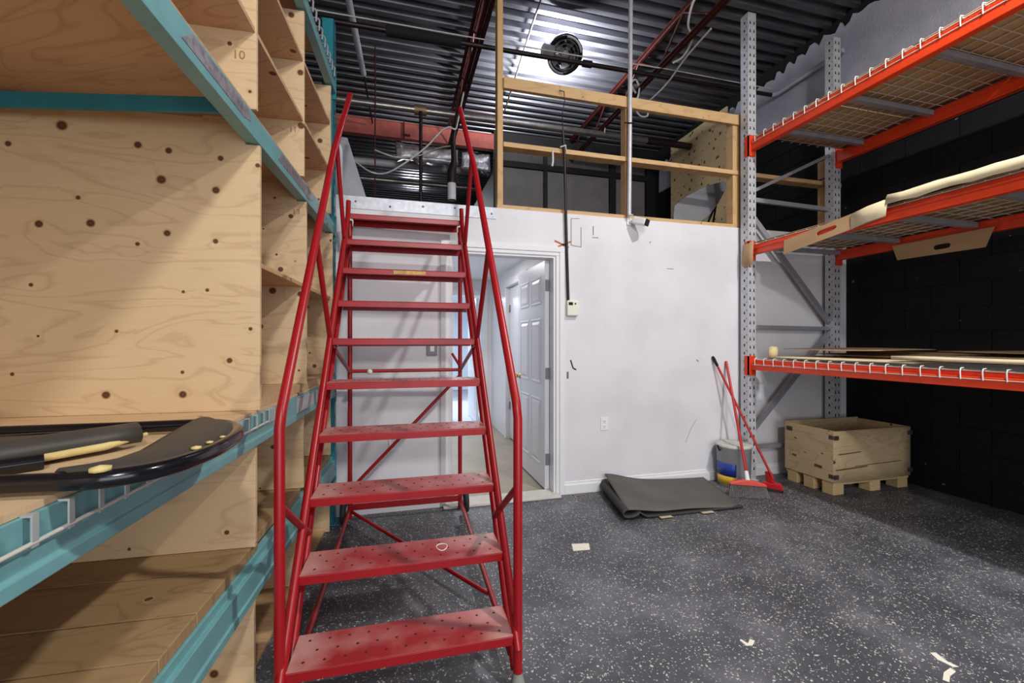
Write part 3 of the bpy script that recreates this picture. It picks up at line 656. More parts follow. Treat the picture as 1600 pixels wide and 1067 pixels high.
for s in (-1, 1):
    x = s*(HW+.014); sl = RISE/RUN
    # stringer pair: front and rear tube
    MB().tube([(x, -.02, .20-.02*sl+.0), (x, RUN*9-.01, RISE*10-.02), (x, RUN*9+.02, RISE*10+.09)], .0165, 12).build('front_stringer', REDT, ld)
    MB().tube([(x, .18-RUN*.75, .06), (x, .18+RUN*8.9, RISE*9.75)], .014, 12).build('rear_stringer', REDT, ld)
    xr = s*(HW+.022)
    MB().tube([(xr, .02, .045), (xr, .02, .55), (xr, .02, 1.02), (xr, .045, 1.08), (xr, 1.10, 2.40), (xr-s*.03, 1.585, 3.005)], .0175, 12).build('handrail', REDT, ld)
    MB().lathe([(0, 0), (.028, 0), (.026, .03), (.0185, .06), (.0185, .07)], (xr, .02, 0.0), 16).build('rubber_foot', M('grey_rubber_foot', L(150, 154, 146), .7), ld)
    # struts from handrail to stringer
    for (ya, za, yb, zb) in ((.02, .765, .42, .50), (.61, 1.785, .93, 1.33), (1.19, 2.52, 1.46, 2.0)):
        MB().tube([(xr, ya, za), (x, yb, zb)], .0135, 10).build('handrail_strut', REDT, ld)
    # rear leg, base rail, side stretcher
    xp = s*(HW+.012)
    MB().tube([(xp, 1.745, .03), (xp, 1.745, 2.18)], .0155, 12).build('rear_leg', REDT, ld)
    MB().tube([(xp, 1.735, .10), (x, .10, .085)], .0145, 10).build('base_rail', REDT, ld)
    MB().tube([(xp, 1.74, 1.09), (x, 1.00, 1.29)], .012, 10).build('side_stretcher', REDT, ld)
    wx = s*(HW+.055)
    wh = MB().lathe([(.0, -.02), (.05, -.02), (.085, -.016), (.092, 0), (.085, .016), (.05, .02), (0, .02)], (wx, 1.74, .0935), 24, (1, 0, 0)).build('wheel', RUBBER, ld)
    MB().lathe([(.0, -.024), (.03, -.024), (.03, .024), (0, .024)], (wx, 1.74, .0935), 16, (1, 0, 0)).build('wheel_hub', GALV, wh)
    MB().tube([(xp, 1.74, .0935), (wx, 1.74, .0935)], .008, 8).build('axle', GALV, wh)
MB().tube([(-HW-.012, 1.745, 1.095), (HW+.012, 1.745, 1.095)], .013, 10).build('rear_crossbar', REDT, ld)
MB().bar((-HW, 1.735, .115), (HW, 1.735, .115), .006, .045).build('rear_bottom_bar', REDT, ld)
MB().tube([(HW+.01, 1.745, 1.05), (-HW-.0, 1.745, .25)], .0125, 10).build('rear_diagonal', REDT, ld)
MB().tube([(-HW, 1.72, .09), (HW, .52, .082)], .0115, 10).build('base_diagonal', REDT, ld)
MB().tube([(HW-.05, 1.74, 1.22), (HW+.012, 1.745, 1.12)], .010, 8).build('release_lever', REDT, ld)
MB().bar((.28, .35, .10), (.33, .33, .06), .03, .01).build('foot_pedal', REDT, ld)
MB().lathe([(0, -.012), (.018, -.01), (.02, .006), (.012, .018), (0, .02)], (-.26, 1.725, 1.09), 8, (.3, -1, .2)).build('tape_knot', PAPER, ld)

# ------------------------------------------------------------------ teal rack on the left (local frame: lx toward aisle, ly toward back wall)
LR0 = (-.605+.056*3.35, 3.35, 0)
lr = thing('teal_pallet_rack', 'teal steel pallet rack filled with plywood pigeonholes', 'rack', LR0, None, -.056, True)
DEP = 1.05; LEN = 3.9
for lx in (-.055, -DEP+.055):
    u = MB()
    u.box(lx-.04, lx+.04, -.055, -.049, 0, 3.62).box(lx-.04, lx-.034, -.055, .02, 0, 3.62).box(lx+.034, lx+.04, -.055, .02, 0, 3.62)
    up = u.build('upright', TEAL_D, lr)
    hs = MB()
    for k in range(34): hs.box(lx+.0399, lx+.0404, -.03, -.012, .15+k*.1, .185+k*.1)
    hs.build('punched_slots', HOLE, up)['kind'] = 'stuff'
    MB().box(lx-.06, lx+.06, -.08, .03, 0, .008).build('foot_plate', TEAL_D, up)
    u = MB(); u.box(lx-.04, lx+.04, -LEN, -LEN+.07, 0, 3.62).build('upright', TEAL_D, lr)
for z0, z1 in ((.25, 1.0), (1.0, 1.75), (1.75, 2.5), (2.5, 3.25)):
    MB().bar((-.09, -.02, z0), (-DEP+.09, -.02, z1), .03, .03).build('brace', TEAL_D, lr)
LEVELS = {'low': (.355, .49), 'mid': (.92, 1.035), 'high': (2.06, 2.175), 'top': (3.08, 3.20)}
for nm, (z0, z1) in LEVELS.items():
    for fx in (0, -DEP):
        sx = 1 if fx == 0 else -1
        X = lambda d: fx-sx*d
        zt_ = z1-.03 if nm != 'mid' else z1
        pr = [(X(0), z0), (X(0), z0+.026), (X(.006), z0+.032), (X(.006), zt_)]+([(X(.022), zt_), (X(.022), z1)] if nm != 'mid' else [])+[(X(.048), z1), (X(.048), z0)]
        mb = MB().prism([(a_, -LEN+.02, b_) for a_, b_ in pr], (0, LEN-.077, 0))
        bmx = mb.build('beam', TEAL, lr, bevel=.002)
        MB().box(min(fx+sx*.002, fx-sx*.05), max(fx+sx*.002, fx-sx*.05), -.062, -.052, z0-.04, z1+.03).build('beam_bracket', TEAL_D, bmx)
# decks
MB().box(-DEP+.05, -.012, -LEN+.05, -.12, 1.036, 1.048).build('deck_board', plywood('mid_deck_ply', (0, 1), (216, 186, 148), (184, 146, 108), knots=.2), lr)
MB().box(-DEP+.05, -.03, -LEN+.05, -.12, 2.176, 2.19).build('deck_board', PLY_UNDER, lr)
MB().box(-DEP+.05, -.03, -LEN+.05, -.3, 3.21, 3.222).build('deck_board', PLY_UNDER, lr)
# skewed tie bar under the high deck
MB().bar((-.03, -1.70, 2.110), (-1.04, -1.565, 2.098), .014, .05).build('tie_bar', TEAL_D, lr)
MB().bar((-DEP+.02, -1.9, 1.05), (-DEP+.02, -1.9, 2.06), .04, .03).build('rear_post', TEAL_D, lr)
# wire deck front edge on the mid beam
MB().tube([(.004, -LEN+.05, .992), (.004, -1.45, .992)], .004, 7).build('front_wire', WIRE, lr)
hk = MB().box(-.002, .001, -.006, .006, -.014, .034).box(-.016, .001, -.006, .006, .034, .038).mesh('wire_hook', M('dull_hook', L(168, 172, 172), .5))
for k in range(36):
    yy = -LEN+.1+k*.072
    if yy < -1.46: piece('wire_hook', hk, (.006, yy, 1.0), lr)
for k in range(3): piece('wire_hook', hk, (.006, -1.38-.028*k, 1.0), lr)
# wire ends over the top beam
hk2 = MB().tube([(0, 0, -.05), (.003, 0, .01), (-.006, 0, .022), (-.03, 0, .024)], .006, 7).mesh('wire_hook', GREYM)
for k in range(30): piece('wire_hook', hk2, (.006, -.15-k*.075, 3.20), lr)
# shelf labels and torn stickers on the beams
for a, b_ in ((-1.02, -.70), (-.62, -.30)): MB().box(-.006, .001, a, b_, .952, 1.025).build('label_plate', LABELP, lr, bevel=.001)
for a, b_ in ((-2.06, -1.62), (-1.30, -.72)): MB().prism([(-.0058, a, 2.098), (-.0058, a+.05, 2.142), (-.0058, b_, 2.143), (-.0058, b_+.02, 2.11), (-.0058, b_-.04, 2.096)], (.0015, 0, 0)).build('torn_sticker', STICK, lr)

def world(lx, ly, z):
    c, s = math.cos(-.056), math.sin(-.056); return (LR0[0]+c*lx-s*ly, LR0[1]+s*lx+c*ly, z)
def unit(name, label, z): return thing(name, label, 'shelving', (LR0[0], LR0[1], 0), 'plywood pigeonholes in the teal rack', -.056, True)
T = .018
# upper pigeonholes
un = unit('plywood_pigeonholes', 'plywood pigeonholes above the stickered teal beam', 2.19)
for ly, zt in ((-1.52, 3.07), (-.85, 3.07), (-.17, 3.07)):
    d_ = MB().box(-DEP+.08, -.012, ly-T/2, ly+T/2, 2.191, zt).build('divider', PLY_XZ, un, bevel=.001)
for z in (2.49, 2.81):
    for a, b_ in ((-3.6, -1.52), (-1.52, -.85), (-.85, -.17)):
        if z > 2.7 and a < -2: continue
        MB().box(-DEP+.08, -.016, a+T/2, b_-T/2, z-T/2, z+T/2).build('shelf', PLY_UNDER, un)
MB().box(-DEP+.06, -DEP+.08, -3.6, -.15, 2.191, 3.07).build('back_panel', PLY_YZ, un)
text_part('pencil_number', '10', .046, (-.095, -1.5295, 2.375), (math.pi/2, 0, 0), PENCIL, un)
text_part('pencil_number', '11', .04, (-.085, -.8595, 2.42), (math.pi/2, 0, 0), PENCIL, un)
# middle pigeonholes
un = unit('plywood_pigeonholes', 'plywood compartments on the middle teal shelf', 1.05)
for ly in (-1.52, -.85, -.17):
    MB().prism([(-DEP+.08, ly-T/2, 1.049 if ly < -1 else 1.086), (0.0, ly-T/2, 1.049 if ly < -1 else 1.086), (0.0, ly-T/2, 2.055), (-.05, ly-T/2, 2.055), (-.05, ly-T/2, 2.15), (-.12, ly-T/2, 2.15), (-.13, ly-T/2, 2.142), (-DEP+.08, ly-T/2, 2.142)], (0, T, 0)).build('divider', PLY_XZ, un, bevel=.001)
for a, b_ in ((-1.52, -.85), (-.85, -.17)):
    MB().box(-DEP+.08, -.015, a+T/2, b_-T/2, 1.60, 1.60+T).build('shelf', PLY_XY, un)
    MB().box(-DEP+.08, -.02, a+T/2, b_-T/2, 1.049, 1.085).build('base_board', PLY_XY, un)
MB().box(-DEP+.06, -DEP+.08, -3.6, -.15, 1.049, 2.05).build('back_panel', PLY_YZ, un)
MB().box(-.19, -.06, -1.534, -1.5295, 2.125, 2.148).build('wood_shim', PLYEDGE, un)
text_part('pencil_number', '13', .04, (-.07, -.8595, 1.985), (math.pi/2, 0, 0), PENCIL, un)
# low compartments + planks
un = unit('plywood_pigeonholes', 'plywood compartments on the low teal shelf', .53)
for ly in (-1.52, -.85, -.17):
    MB().prism([(-DEP+.08, ly-T/2, .531), (-.015, ly-T/2, .531), (-.015, ly-T/2, .915), (-.06, ly-T/2, .915), (-.06, ly-T/2, 1.03), (-DEP+.08, ly-T/2, 1.03)], (0, T, 0)).build('divider', PLY_XZ, un, bevel=.001)
MB().box(-DEP+.06, -DEP+.08, -3.6, -.15, .531, .915).build('back_panel', PLY_YZ, un)
un = unit('plywood_pigeonholes', 'plywood compartments on the floor under the teal rack', 0)
for ly in (-1.52, -.85, -.17):
    MB().box(-DEP+.08, -.02, ly-T/2, ly+T/2, .002, .353).build('divider', PLY_XZ, un, bevel=.001)
MB().box(-DEP+.06, -DEP+.08, -3.6, -.15, .002, .35).build('back_panel', PLY_YZ, un)
MB().box(-DEP+.09, -.05, -3.6, -.15, .0025, .016).build('base_board', PLY_XY, un)
pk = thing('plank_shelf', 'rough lumber planks laid across the low teal shelf', 'planks', (LR0[0], LR0[1], 0), None, -.056, True)
y = -LEN+.06
while y < -.12:
    wdt = R.choice((.184, .235, .235)); e = min(y+wdt, -.11)
    if e-y < .05: break
    MB().box(-DEP+.02, R.choice((-.03, -.05, -.022)), y+.002, e-.002, .491, .529+R.uniform(-.002, .001)).build('plank', LUMBER, pk, bevel=.003)
    y = e
# tubular padded frames lying on the middle shelf
ZT = 1.048
t = thing('padded_tube_frame', 'rounded black tubular frame with torn vinyl pad overhanging the teal shelf', 'frame', (-.6, 1.15, ZT))
pts = [(-1.25, .95), (-.9, .935), (-.62, .915), (-.53, .905), (-.48, .912), (-.436, .942), (-.403, 1.012), (-.388, 1.11), (-.395, 1.23), (-.43, 1.34), (-.49, 1.41), (-.575, 1.43), (-.715, 1.43), (-.9, 1.44), (-1.3, 1.46)]
P = [Vector((a, b_, ZT+.022)) for a, b_ in pts]; sm_ = []
for i in range(len(P)-1):
    p0, p1, p2, p3 = P[max(i-1, 0)], P[i], P[i+1], P[min(i+2, len(P)-1)]
    for k in range(4):
        q_ = k/4; sm_.append(.5*((2*p1)+(p2-p0)*q_+(2*p0-5*p1+4*p2-p3)*q_*q_+(3*p1-p0-3*p2+p3)*q_**3))
sm_.append(P[-1])
MB().tube(sm_, .0165, 12).build('tube_frame', BLACKT, t)
inner = [(-.57, .918), (-.55, .945), (-.525, .985), (-.515, 1.06), (-.53, 1.16), (-.545, 1.26), (-.555, 1.34), (-.565, 1.42)]
outer = [(-.54, .902), (-.485, .905), (-.437, .936), (-.405, 1.01), (-.388, 1.11), (-.395, 1.23), (-.43, 1.342), (-.50, 1.42)]
rows = []
for k, (a, b_) in enumerate(zip(inner, outer)):
    rows.append([(a[0]+(b_[0]-a[0])*s_, a[1]+(b_[1]-a[1])*s_, ZT+.030+.016*math.sin(math.pi*min(1, s_*.8+.12))) for s_ in [j/6 for j in range(7)]])
MB().grid(rows).build('vinyl_pad', VINYL, t, thick=.008)
for (x, y_, s_) in ((-.497, .905, 1.3), (-.404, 1.035, .8), (-.398, 1.085, .6), (-.392, 1.14, .5)):
    MB().lathe([(0, -.004*s_), (.012*s_, -.002*s_), (.012*s_, .003*s_), (0, .006*s_)], (x, y_, ZT+.04), 8).build('foam_tear', FOAM, t)
t = thing('padded_tube_frame', 'black tubular frame wrapped in rolled vinyl with yellow foam showing', 'frame', (-.8, 1.1, ZT))
MB().tube([(-1.4, 1.28, ZT+.018), (-1.0, 1.33, ZT+.018), (-.80, 1.36, ZT+.018), (-.68, 1.365, ZT+.018)], .015, 10).build('tube_frame', BLACKT, t)
rows = []
for k in range(9):
    a = k/8; cx = -.95+.33*a; cy = .93+.36*a
    rows.append([(cx-.035*math.cos(u)*.9-.012, cy+.04*math.cos(u), ZT+.032+.026*math.sin(u)) for u in [math.pi*(1.25-1.4*j/8) for j in range(9)]])
MB().grid(rows).build('rolled_vinyl', VINYL, t, thick=.004)
MB().tube([(-.9, .94, ZT+.014), (-.76, 1.08, ZT+.016), (-.65, 1.20, ZT+.02), (-.605, 1.275, ZT+.03)], [.006, .008, .009, .005], 10).build('foam_strip', FOAM, t)
MB().grid([[(-1.3, 1.0, ZT+.03), (-1.0, 1.02, ZT+.034), (-.80, 1.10, ZT+.03)], [(-1.3, 1.15, ZT+.036), (-1.0, 1.17, ZT+.04), (-.78, 1.2, ZT+.034)], [(-1.3, 1.28, ZT+.036), (-1.0, 1.30, ZT+.036), (-.72, 1.31, ZT+.034)]]).build('flat_vinyl', VINYL, t, thick=.006)
MB().grid([[(-1.25, 1.10, ZT+.042), (-.86, 1.16, ZT+.044)], [(-1.25, 1.14, ZT+.044), (-.82, 1.19, ZT+.044)]]).build('white_label', PAPER, t, thick=.001)
MB().tube([(-1.2, .90, ZT+.016), (-.95, .92, ZT+.016), (-.80, 1.03, ZT+.016), (-.70, 1.10, ZT+.016)], .016, 10).build('wrapped_tube', BLACKT, t)

# ------------------------------------------------------------------ orange rack on the right
FXR, RXR, YE, YN_ = 3.225, 4.265, 3.352, .55
rk = thing('orange_pallet_rack', 'pallet rack with grey perforated uprights and orange beams', 'rack', (3.75, 2.0, 0))
def upright(x, y, ztop, face):
    a = .045; mb = MB()
    mb.box(x-a, x+a, y-a, y-a+.004, 0, ztop).box(x-a, x-a+.004, y-a+.004, y+a, 0, ztop).box(x+a-.004, x+a, y-a+.004, y+a, 0, ztop)
    mb.box(x-a+.004, x-a+.022, y+a-.004, y+a, 0, ztop).box(x+a-.022, x+a-.004, y+a-.004, y+a, 0, ztop)
    u = mb.build('upright', GALV, rk)
    hs = MB(); k = 0; z = .1
    while z < ztop-.05:
        for dx in (-.022, .022): hs.prism([(x+dx-.008, y-a-.0005, z), (x+dx+.008, y-a-.0005, z), (x+dx+.004, y-a-.0005, z+.03), (x+dx-.004, y-a-.0005, z+.03)], (0, .0004, 0))
        for dy in (.0,): hs.box(x-a-.0006, x-a-.0002, y+dy-.008, y+dy+.006, z+.02, z+.045)
        hs.box(x-a-.0006, x-a-.0002, y-.032, y-.024, z+.05, z+.06)
        z += .0762
    hs.build('punched_slots', HOLE, u)['kind'] = 'stuff'
    MB().box(x-.06, x+.06, y-.07, y+.07, 0, .008).build('foot_plate', GALV, u)
upright(FXR, YE, 4.40, 1); upright(RXR, YE, 4.36, 1); upright(FXR, YN_, 4.40, 1); upright(RXR, YN_, 4.36, 1)
for yy in (YE+.012, YN_+.012):
    for (za, zb, h) in ((2.73, 3.20, .03), (2.665, 2.645, .04), (2.53, 1.50, .05), (1.45, 1.44, .035), (.44, 1.40, .055), (.30, .30, .04)):
        MB().bar((FXR+.03, yy, za), (RXR-.03, yy, zb), .03, h).build('brace', GREYM, rk)
SHELF = {'low': (1.045, 1.14), 'mid': (2.12, 2.215), 'top': (3.095, 3.205)}
hk = MB().tube([(0, 0, -.055), (-.003, 0, -.005), (.004, 0, .01), (.03, 0, .012)], .0035, 6)
hk = hk.mesh('wire_hook', M('white_wire', L(226, 224, 218), .4, .1))
for nm, (z0, z1) in SHELF.items():
    for xx, s in ((FXR, -1), (RXR, 1)):
        mb = MB(); xa = xx+s*.030
        mb.box(min(xa, xa-s*.055), max(xa, xa-s*.055), YN_+.06, YE-.05, z0, z1-.03).box(min(xa-s*.03, xa-s*.055), max(xa-s*.03, xa-s*.055), YN_+.06, YE-.05, z1-.03, z1)
        bm_ = mb.build('beam', ORANGE, rk, bevel=.004)
        for yy in (YE-.05, YN_+.05):
            MB().box(min(xa+s*.018, xa-s*.055), max(xa+s*.018, xa-s*.055), yy-.012, yy+.012, z0-.05, z1+.035).box(min(xa+s*.018, xa+s*.014), max(xa+s*.018, xa+s*.014), yy-.012, yy+.05 if yy > 2 else yy+.012, z0-.05, z1+.035).build('beam_bracket', ORANGE, bm_, bevel=.002)
    # support channels
    for k in range(6):
        yc = (3.05-k*.545 if nm != 'mid' else 3.27-k*.52)
        if yc < YN_+.1: continue
        MB().box(FXR+.03, RXR-.03, yc-.022, yc+.022, z1-.045, z1-.006).build('deck_channel', GREYM, rk, bevel=.004)
    mb = MB(); zz = z1+.002; y0, y1 = YN_+.08, YE-.08
    for k in range(11):
        x = FXR-.01+k*.106; mb.bar((x, y0, zz), (x, y1, zz), .005, .005)
    for k in range(27):
        yy = y0+.02+k*.0995; mb.bar((FXR-.02, yy, zz+.004), (RXR+.02, yy, zz+.004), .004, .004)
    mb.build('wire_deck', WIRE, rk)
    if nm != 'mid':
        MB().tube([(FXR-.034, y0, z1-.045), (FXR-.034, y1, z1-.045)], .003, 6).build('front_wire', WIRE, rk)
        for k in range(27): piece('wire_hook', hk, (FXR-.036, y0+.02+k*.0995, z1+.005), rk)
    else:
        MB().tube([(FXR-.034, y0, z1-.045), (FXR-.034, y1, z1-.045)], .003, 6).build('front_wire', M('red_wire', L(196, 60, 40), .4), rk)
# cardboard on the shelves
def sheet(x0, x1, y0, y1, z, mat, label, lift=.012, th=.005, skew=0, grp=None, name='cardboard_sheet'):
    P = []; z += th
    for i in range(9):
        a = i/8; row = []
        for j in range(9):
            b_ = j/8; row.append((x0+(x1-x0)*a+skew*b_, y0+(y1-y0)*b_, z+lift*(math.sin(3.1*a+y0)*math.sin(2.7*b_+x0)*.5+.5)))
        P.append(row)
    return tag(MB().grid(P).build(name, mat, thick=th), label, 'cardboard', grp)
zt = SHELF['top'][1]+.014
for (y0, y1, lb_) in ((.66, 1.32, 'brown cardboard sheet on the top wire shelf, outer end'), (1.33, 2.0, 'brown cardboard sheet on the top wire shelf, second from its outer end'), (2.01, 2.66, 'brown cardboard sheet on the top wire shelf, second from the back wall'), (2.67, 3.27, 'brown cardboard sheet on the top wire shelf, nearest the back wall')):
    sheet(FXR-.005, RXR-.0, y0, y1, zt, CARD, lb_, .004, .005)
zt = SHELF['mid'][1]+.014
for (y0, y1, lb_) in ((.66, 1.5, 'dull cardboard sheet on the middle wire shelf, outer end'), (1.51, 2.4, 'dull cardboard sheet in the centre of the middle wire shelf'), (2.41, 3.27, 'dull cardboard sheet on the middle wire shelf by the back wall')):
    sheet(FXR-.005, RXR, y0, y1, zt, CARDD, lb_, .004, .005)
def holed_strip(name, p00, p10, p11, p01, hole, th, mat, label):
    """quad with a slotted hand hole, built as a ring of quads"""
    A, B, C_, D = [Vector(p) for p in (p00, p10, p11, p01)]
    f_ = lambda u, v: (A*(1-u)+B*u)*(1-v)+(D*(1-u)+C_*u)*v
    hu, hv, ru, rv = hole
    n = 32; O = []; I = []
    for k in range(n):
        a = 2*math.pi*k/n; c_, s_ = math.cos(a), math.sin(a)
        m_ = max(abs(c_), abs(s_)); ou, ov = .5+.5*c_/m_, .5+.5*s_/m_
        O.append(f_(ou, ov)); I.append(f_(hu+ru*math.copysign(abs(c_)**.5, c_), hv+rv*math.copysign(abs(s_)**.7, s_)))
    mb = MB(); mb.add(O+I, [(k, (k+1) % n, n+(k+1) % n, n+k) for k in range(n)])
    return tag(mb.build(name, mat, thick=th), label, 'cardboard')
xf = FXR-.051
holed_strip('cardboard_flap', (xf, 2.92, 2.05), (xf, 2.14, 2.15), (xf+.005, 2.12, 2.262), (xf+.005, 2.92, 2.17), (.47, .55, .10, .16), .005, CARD, 'long cardboard flap with a hand hole hanging over the middle orange beam')
tag(MB().grid([[(xf-.003, 2.36, 2.12), (xf-.014, 2.25, 2.14), (xf-.004, 2.13, 2.155)], [(xf-.003, 2.36, 2.22), (xf-.018, 2.25, 2.235), (xf-.004, 2.12, 2.26)], [(xf+.03, 2.36, 2.245), (xf+.0, 2.25, 2.255), (xf+.02, 2.11, 2.275)]]).build('torn_cardboard', CARDL, thick=.004), 'crumpled torn end of cardboard bent over the middle orange beam', 'cardboard')
rows = []
for k in range(15):
    y_ = 2.13-.09*k; rows.append([(xf+.07, y_, 2.25+R.uniform(0, .006)), (xf+.012, y_, 2.292+R.uniform(-.003, .006)), (xf-.004, y_, 2.272), (xf-.008, y_, 2.228+R.uniform(-.008, .006))])
tag(MB().grid(rows).build('cardboard_edge', CARDL, thick=.004), 'pale folded cardboard edge lying along the middle orange beam', 'cardboard')
holed_strip('cardboard_flap', (RXR-.05, 2.74, 2.02), (RXR-.05, 2.16, 2.01), (RXR-.05, 2.11, 2.15), (RXR-.05, 2.78, 2.15), (.54, .42, .09, .15), .005, CARD, 'cardboard flap with a hand hole hanging below the rear orange beam')
tag(MB().grid([[(FXR-0.061, 3.372, 2.04), (FXR-0.064, 3.33, 2.0), (FXR-0.065, 3.27, 2.01), (FXR-0.062, 3.235, 2.04)], [(FXR-0.061, 3.365, 2.13), (FXR-0.065, 3.33, 2.13), (FXR-0.067, 3.28, 2.13), (FXR-0.062, 3.235, 2.14)], [(FXR-0.060, 3.352, 2.22), (FXR-0.064, 3.33, 2.22), (FXR-0.066, 3.28, 2.225), (FXR-0.060, 3.23, 2.235)]]).build('cardboard_scrap', CARD, thick=.005), 'small cardboard scrap wrapped on the upright at the middle orange beam', 'cardboard')
z = SHELF['low'][1]+.023
sheet(FXR+.0, FXR+.8, 2.0, 3.1, z, CARDL, 'pale cardboard sheet lying flat on the low wire shelf', .006, .012)
sheet(FXR-.02, FXR+.85, .7, 2.12, z+.02, CARDL, 'large pale cardboard sheet with a torn edge on the low wire shelf', .022, .022)
sheet(FXR+.42, FXR+.98, .75, 2.12, z+.066, CARDD, 'brown cardboard sheet on top of the large pale sheet', .02, .005)
sheet(FXR+.35, FXR+.95, 2.14, 2.95, z+.022, CARD, 'brown cardboard sheet tucked between others on the low wire shelf', .035, .005)
sheet(FXR+.16, FXR+.75, 2.32, 3.12, z+.07, CARD, 'bowed brown cardboard sheet uppermost at the back wall end of the low shelf', .02, .005)
t = tag(MB().lathe([(0, -.05), (.036, -.048), (.04, 0), (.036, .048), (0, .05)], (FXR+.09, 3.16, z+.045), 16, (.3, .2, 1)).build('tape_roll', M('tape_roll_tan', L(222, 200, 150), .6)), 'short tan roll lying at the upright end of the low shelf', 'roll')

# ------------------------------------------------------------------ crate on pallet
bx0, bx1, by0, by1, bz0, bz1 = 3.57, 4.47, 2.80, 3.27, .112, .545
pl = thing('pallet', 'low wooden block pallet under the plywood crate', 'pallet', (4.0, 3.03, 0))
for i, x in enumerate((bx0+.03, (bx0+bx1)/2, bx1-.12)):
    for y_ in (by0+.02, (by0+by1)/2-.04, by1-.11): MB().box(x-.02, x+.10, y_-.01, y_+.09, 0, .085).build('block', PLYEDGE, pl, bevel=.004)
for y_ in (by0+.06, (by0+by1)/2, by1-.06): MB().box(bx0+.01, bx1-.01, y_-.05, y_+.05, .0855, .104).build('deck_slat', PLYEDGE, pl)
cr = thing('plywood_crate', 'open-topped plywood crate with metal corner straps', 'crate', (4.0, 3.03, bz0))
tp = .014
P = [[(bx0+(bx1-bx0)*a, by0-.012*math.sin(math.pi*a)*(1-b_), bz0+(bz1-bz0)*b_-(.03*(a) if b_ == 0 else 0)+.0) for a in [i/8 for i in range(9)]] for b_ in (0, .33, .66, 1)]
P = [[(x, y_, max(z_, .106)) for x, y_, z_ in r_] for r_ in P]
MB().grid(P).build('front_panel', PLY_OLD, cr, thick=tp)
MB().box(bx0, bx1, by1-tp, by1, bz0, bz1+.01).build('rear_panel', PLY_OLD, cr)
MB().box(bx0-.001, bx0+tp, by0+.002, by1-tp-.001, bz0, bz1+.005).build('side_panel', PLY_OLD_Y, cr)
MB().box(bx1-tp, bx1+.001, by0+.02, by1-tp-.001, bz0, bz1).build('side_panel', PLY_OLD_Y, cr)
MB().box(bx0+tp, bx1-tp, by0+.02, by1-tp, bz0, bz0+.01).build('bottom_panel', PLY_XY, cr)
CST = M('dark_corner_strap', L(84, 78, 76), .5, .4)
for x, s in ((bx0, 1), (bx1, -1)):
    for z_ in (bz0+.03, bz1-.07):
        MB().box(min(x-s*.002, x+s*.04), max(x-s*.002, x+s*.04), by0-.0165 if s > 0 else by0-.0155, by0-.0145+.008, z_, z_+.035).box(x-.0025 if s > 0 else x, x if s > 0 else x+.0025, by0, by0+.04, z_, z_+.035).build('corner_strap', CST, cr)
MB().box(bx0-.003, bx0-.001, by1-.08, by1-.02, bz1-.07, bz1-.03).build('corner_strap', CST, cr)
pk_ = M('torn_ply_dark', L(96, 66, 42), .9, 0, .3, 40)
for a, b_, z_, h_ in ((.05, .32, .30, .006), (.02, .40, .17, .008), (.25, .85, .19, .004)): MB().bar((bx0+a*.9, by0-.0135, z_+.05), (bx0+b_*.9, by0-.016, z_+.062), .002, h_).build('split_line', pk_, cr)
for a, z_, s_ in ((.1, .42, .02), (.2, .31, .014), (.36, .34, .016), (.08, .26, .03), (.30, .22, .05)): MB().bar((bx0-.0018, by1-a, z_), (bx0-.0018, by1-a-s_*1.4, z_-.004), .0015, s_*.5).build('split_line', pk_, cr)

# ------------------------------------------------------------------ pail, broom, brush
pc = (2.985, 3.27)
t = thing('plastic_pail', 'grey plastic pail with a blue and yellow label and lid', 'pail', (pc[0], pc[1], 0))
MB().lathe([(0, 0), (.128, 0), (.134, .006), (.146, .345), (.150, .348), (.150, .362), (.146, .365), (.142, .355), (.0, .355)], (pc[0], pc[1], 0), 36).build('body', PAIL, t)
MB().lathe([(0, .372), (.10, .374), (.118, .380), (.150, .378), (.154, .370), (.154, .358)], (pc[0], pc[1], 0), 36).build('lid', M('pale_lid', L(196, 194, 186), .5), t)
def band(z0, z1, a0, a1, mat, nm):
    rad = lambda z_: .1345+(z_/.345)*.0122+.0006
    MB().grid([[(pc[0]+rad(z_)*math.cos(a), pc[1]+rad(z_)*math.sin(a), z_) for z_ in (z0, z1)] for a in [a0+(a1-a0)*k/14 for k in range(15)]]).build(nm, mat, t, thick=.0008)
band(.10, .215, math.radians(140), math.radians(236), BLUEL, 'blue_label'); band(.02, .10, math.radians(140), math.radians(236), YELL, 'yellow_label')
MB().tube([(pc[0]-.152, pc[1]+.0, .32), (pc[0]-.165, pc[1]+.005, .345), (pc[0]-.15, pc[1]+.03, .36)], .009, 8).build('handle_lug', HOLE, t)
t = thing('broom', 'angled push broom with coral head and straight red handle', 'broom', (2.86, 2.97, 0))
ha, hb_ = Vector((2.725, 3.03, .105)), Vector((2.985, 2.915, .095)); hm = (ha+hb_)/2; dd = (hb_-ha).normalized(); nn = Vector((-dd.y, dd.x, 0))
if nn.y < 0: nn = -nn
prof = [(-.145, .0), (-.14, .018), (-.08, .034), (-.03, .044), (.03, .044), (.08, .034), (.14, .018), (.145, 0)]
MB().prism([hm+dd*u-nn*.022+Vector((0, 0, v)) for u, v in prof], nn*.044).build('head', CORAL, t, bevel=.006)
mb = MB()
for i in range(24):
    for j in range(3):
        u = -.135+.27*i/23; o_ = -.012+.012*j
        a = hm+dd*u+nn*o_+Vector((0, 0, .0)); b_ = hm+dd*u*1.16+nn*(o_*1.6)-nn*.02; b_.z = .002+R.random()*.006
        mb.tube([a, b_], .0034, 4, cap=False)
o_ = mb.build('bristles', BRIST, t); o_['kind'] = 'stuff'
top = Vector((3.04, 3.426, 1.12)); sk = hm+Vector((0, 0, .04))
MB().tube([sk, sk+(top-sk)*.07], [.019, .015], 12).build('white_socket', PLATE, t)
MB().tube([sk+(top-sk)*.065, top], .0115, 12).build('handle', REDPL, t)
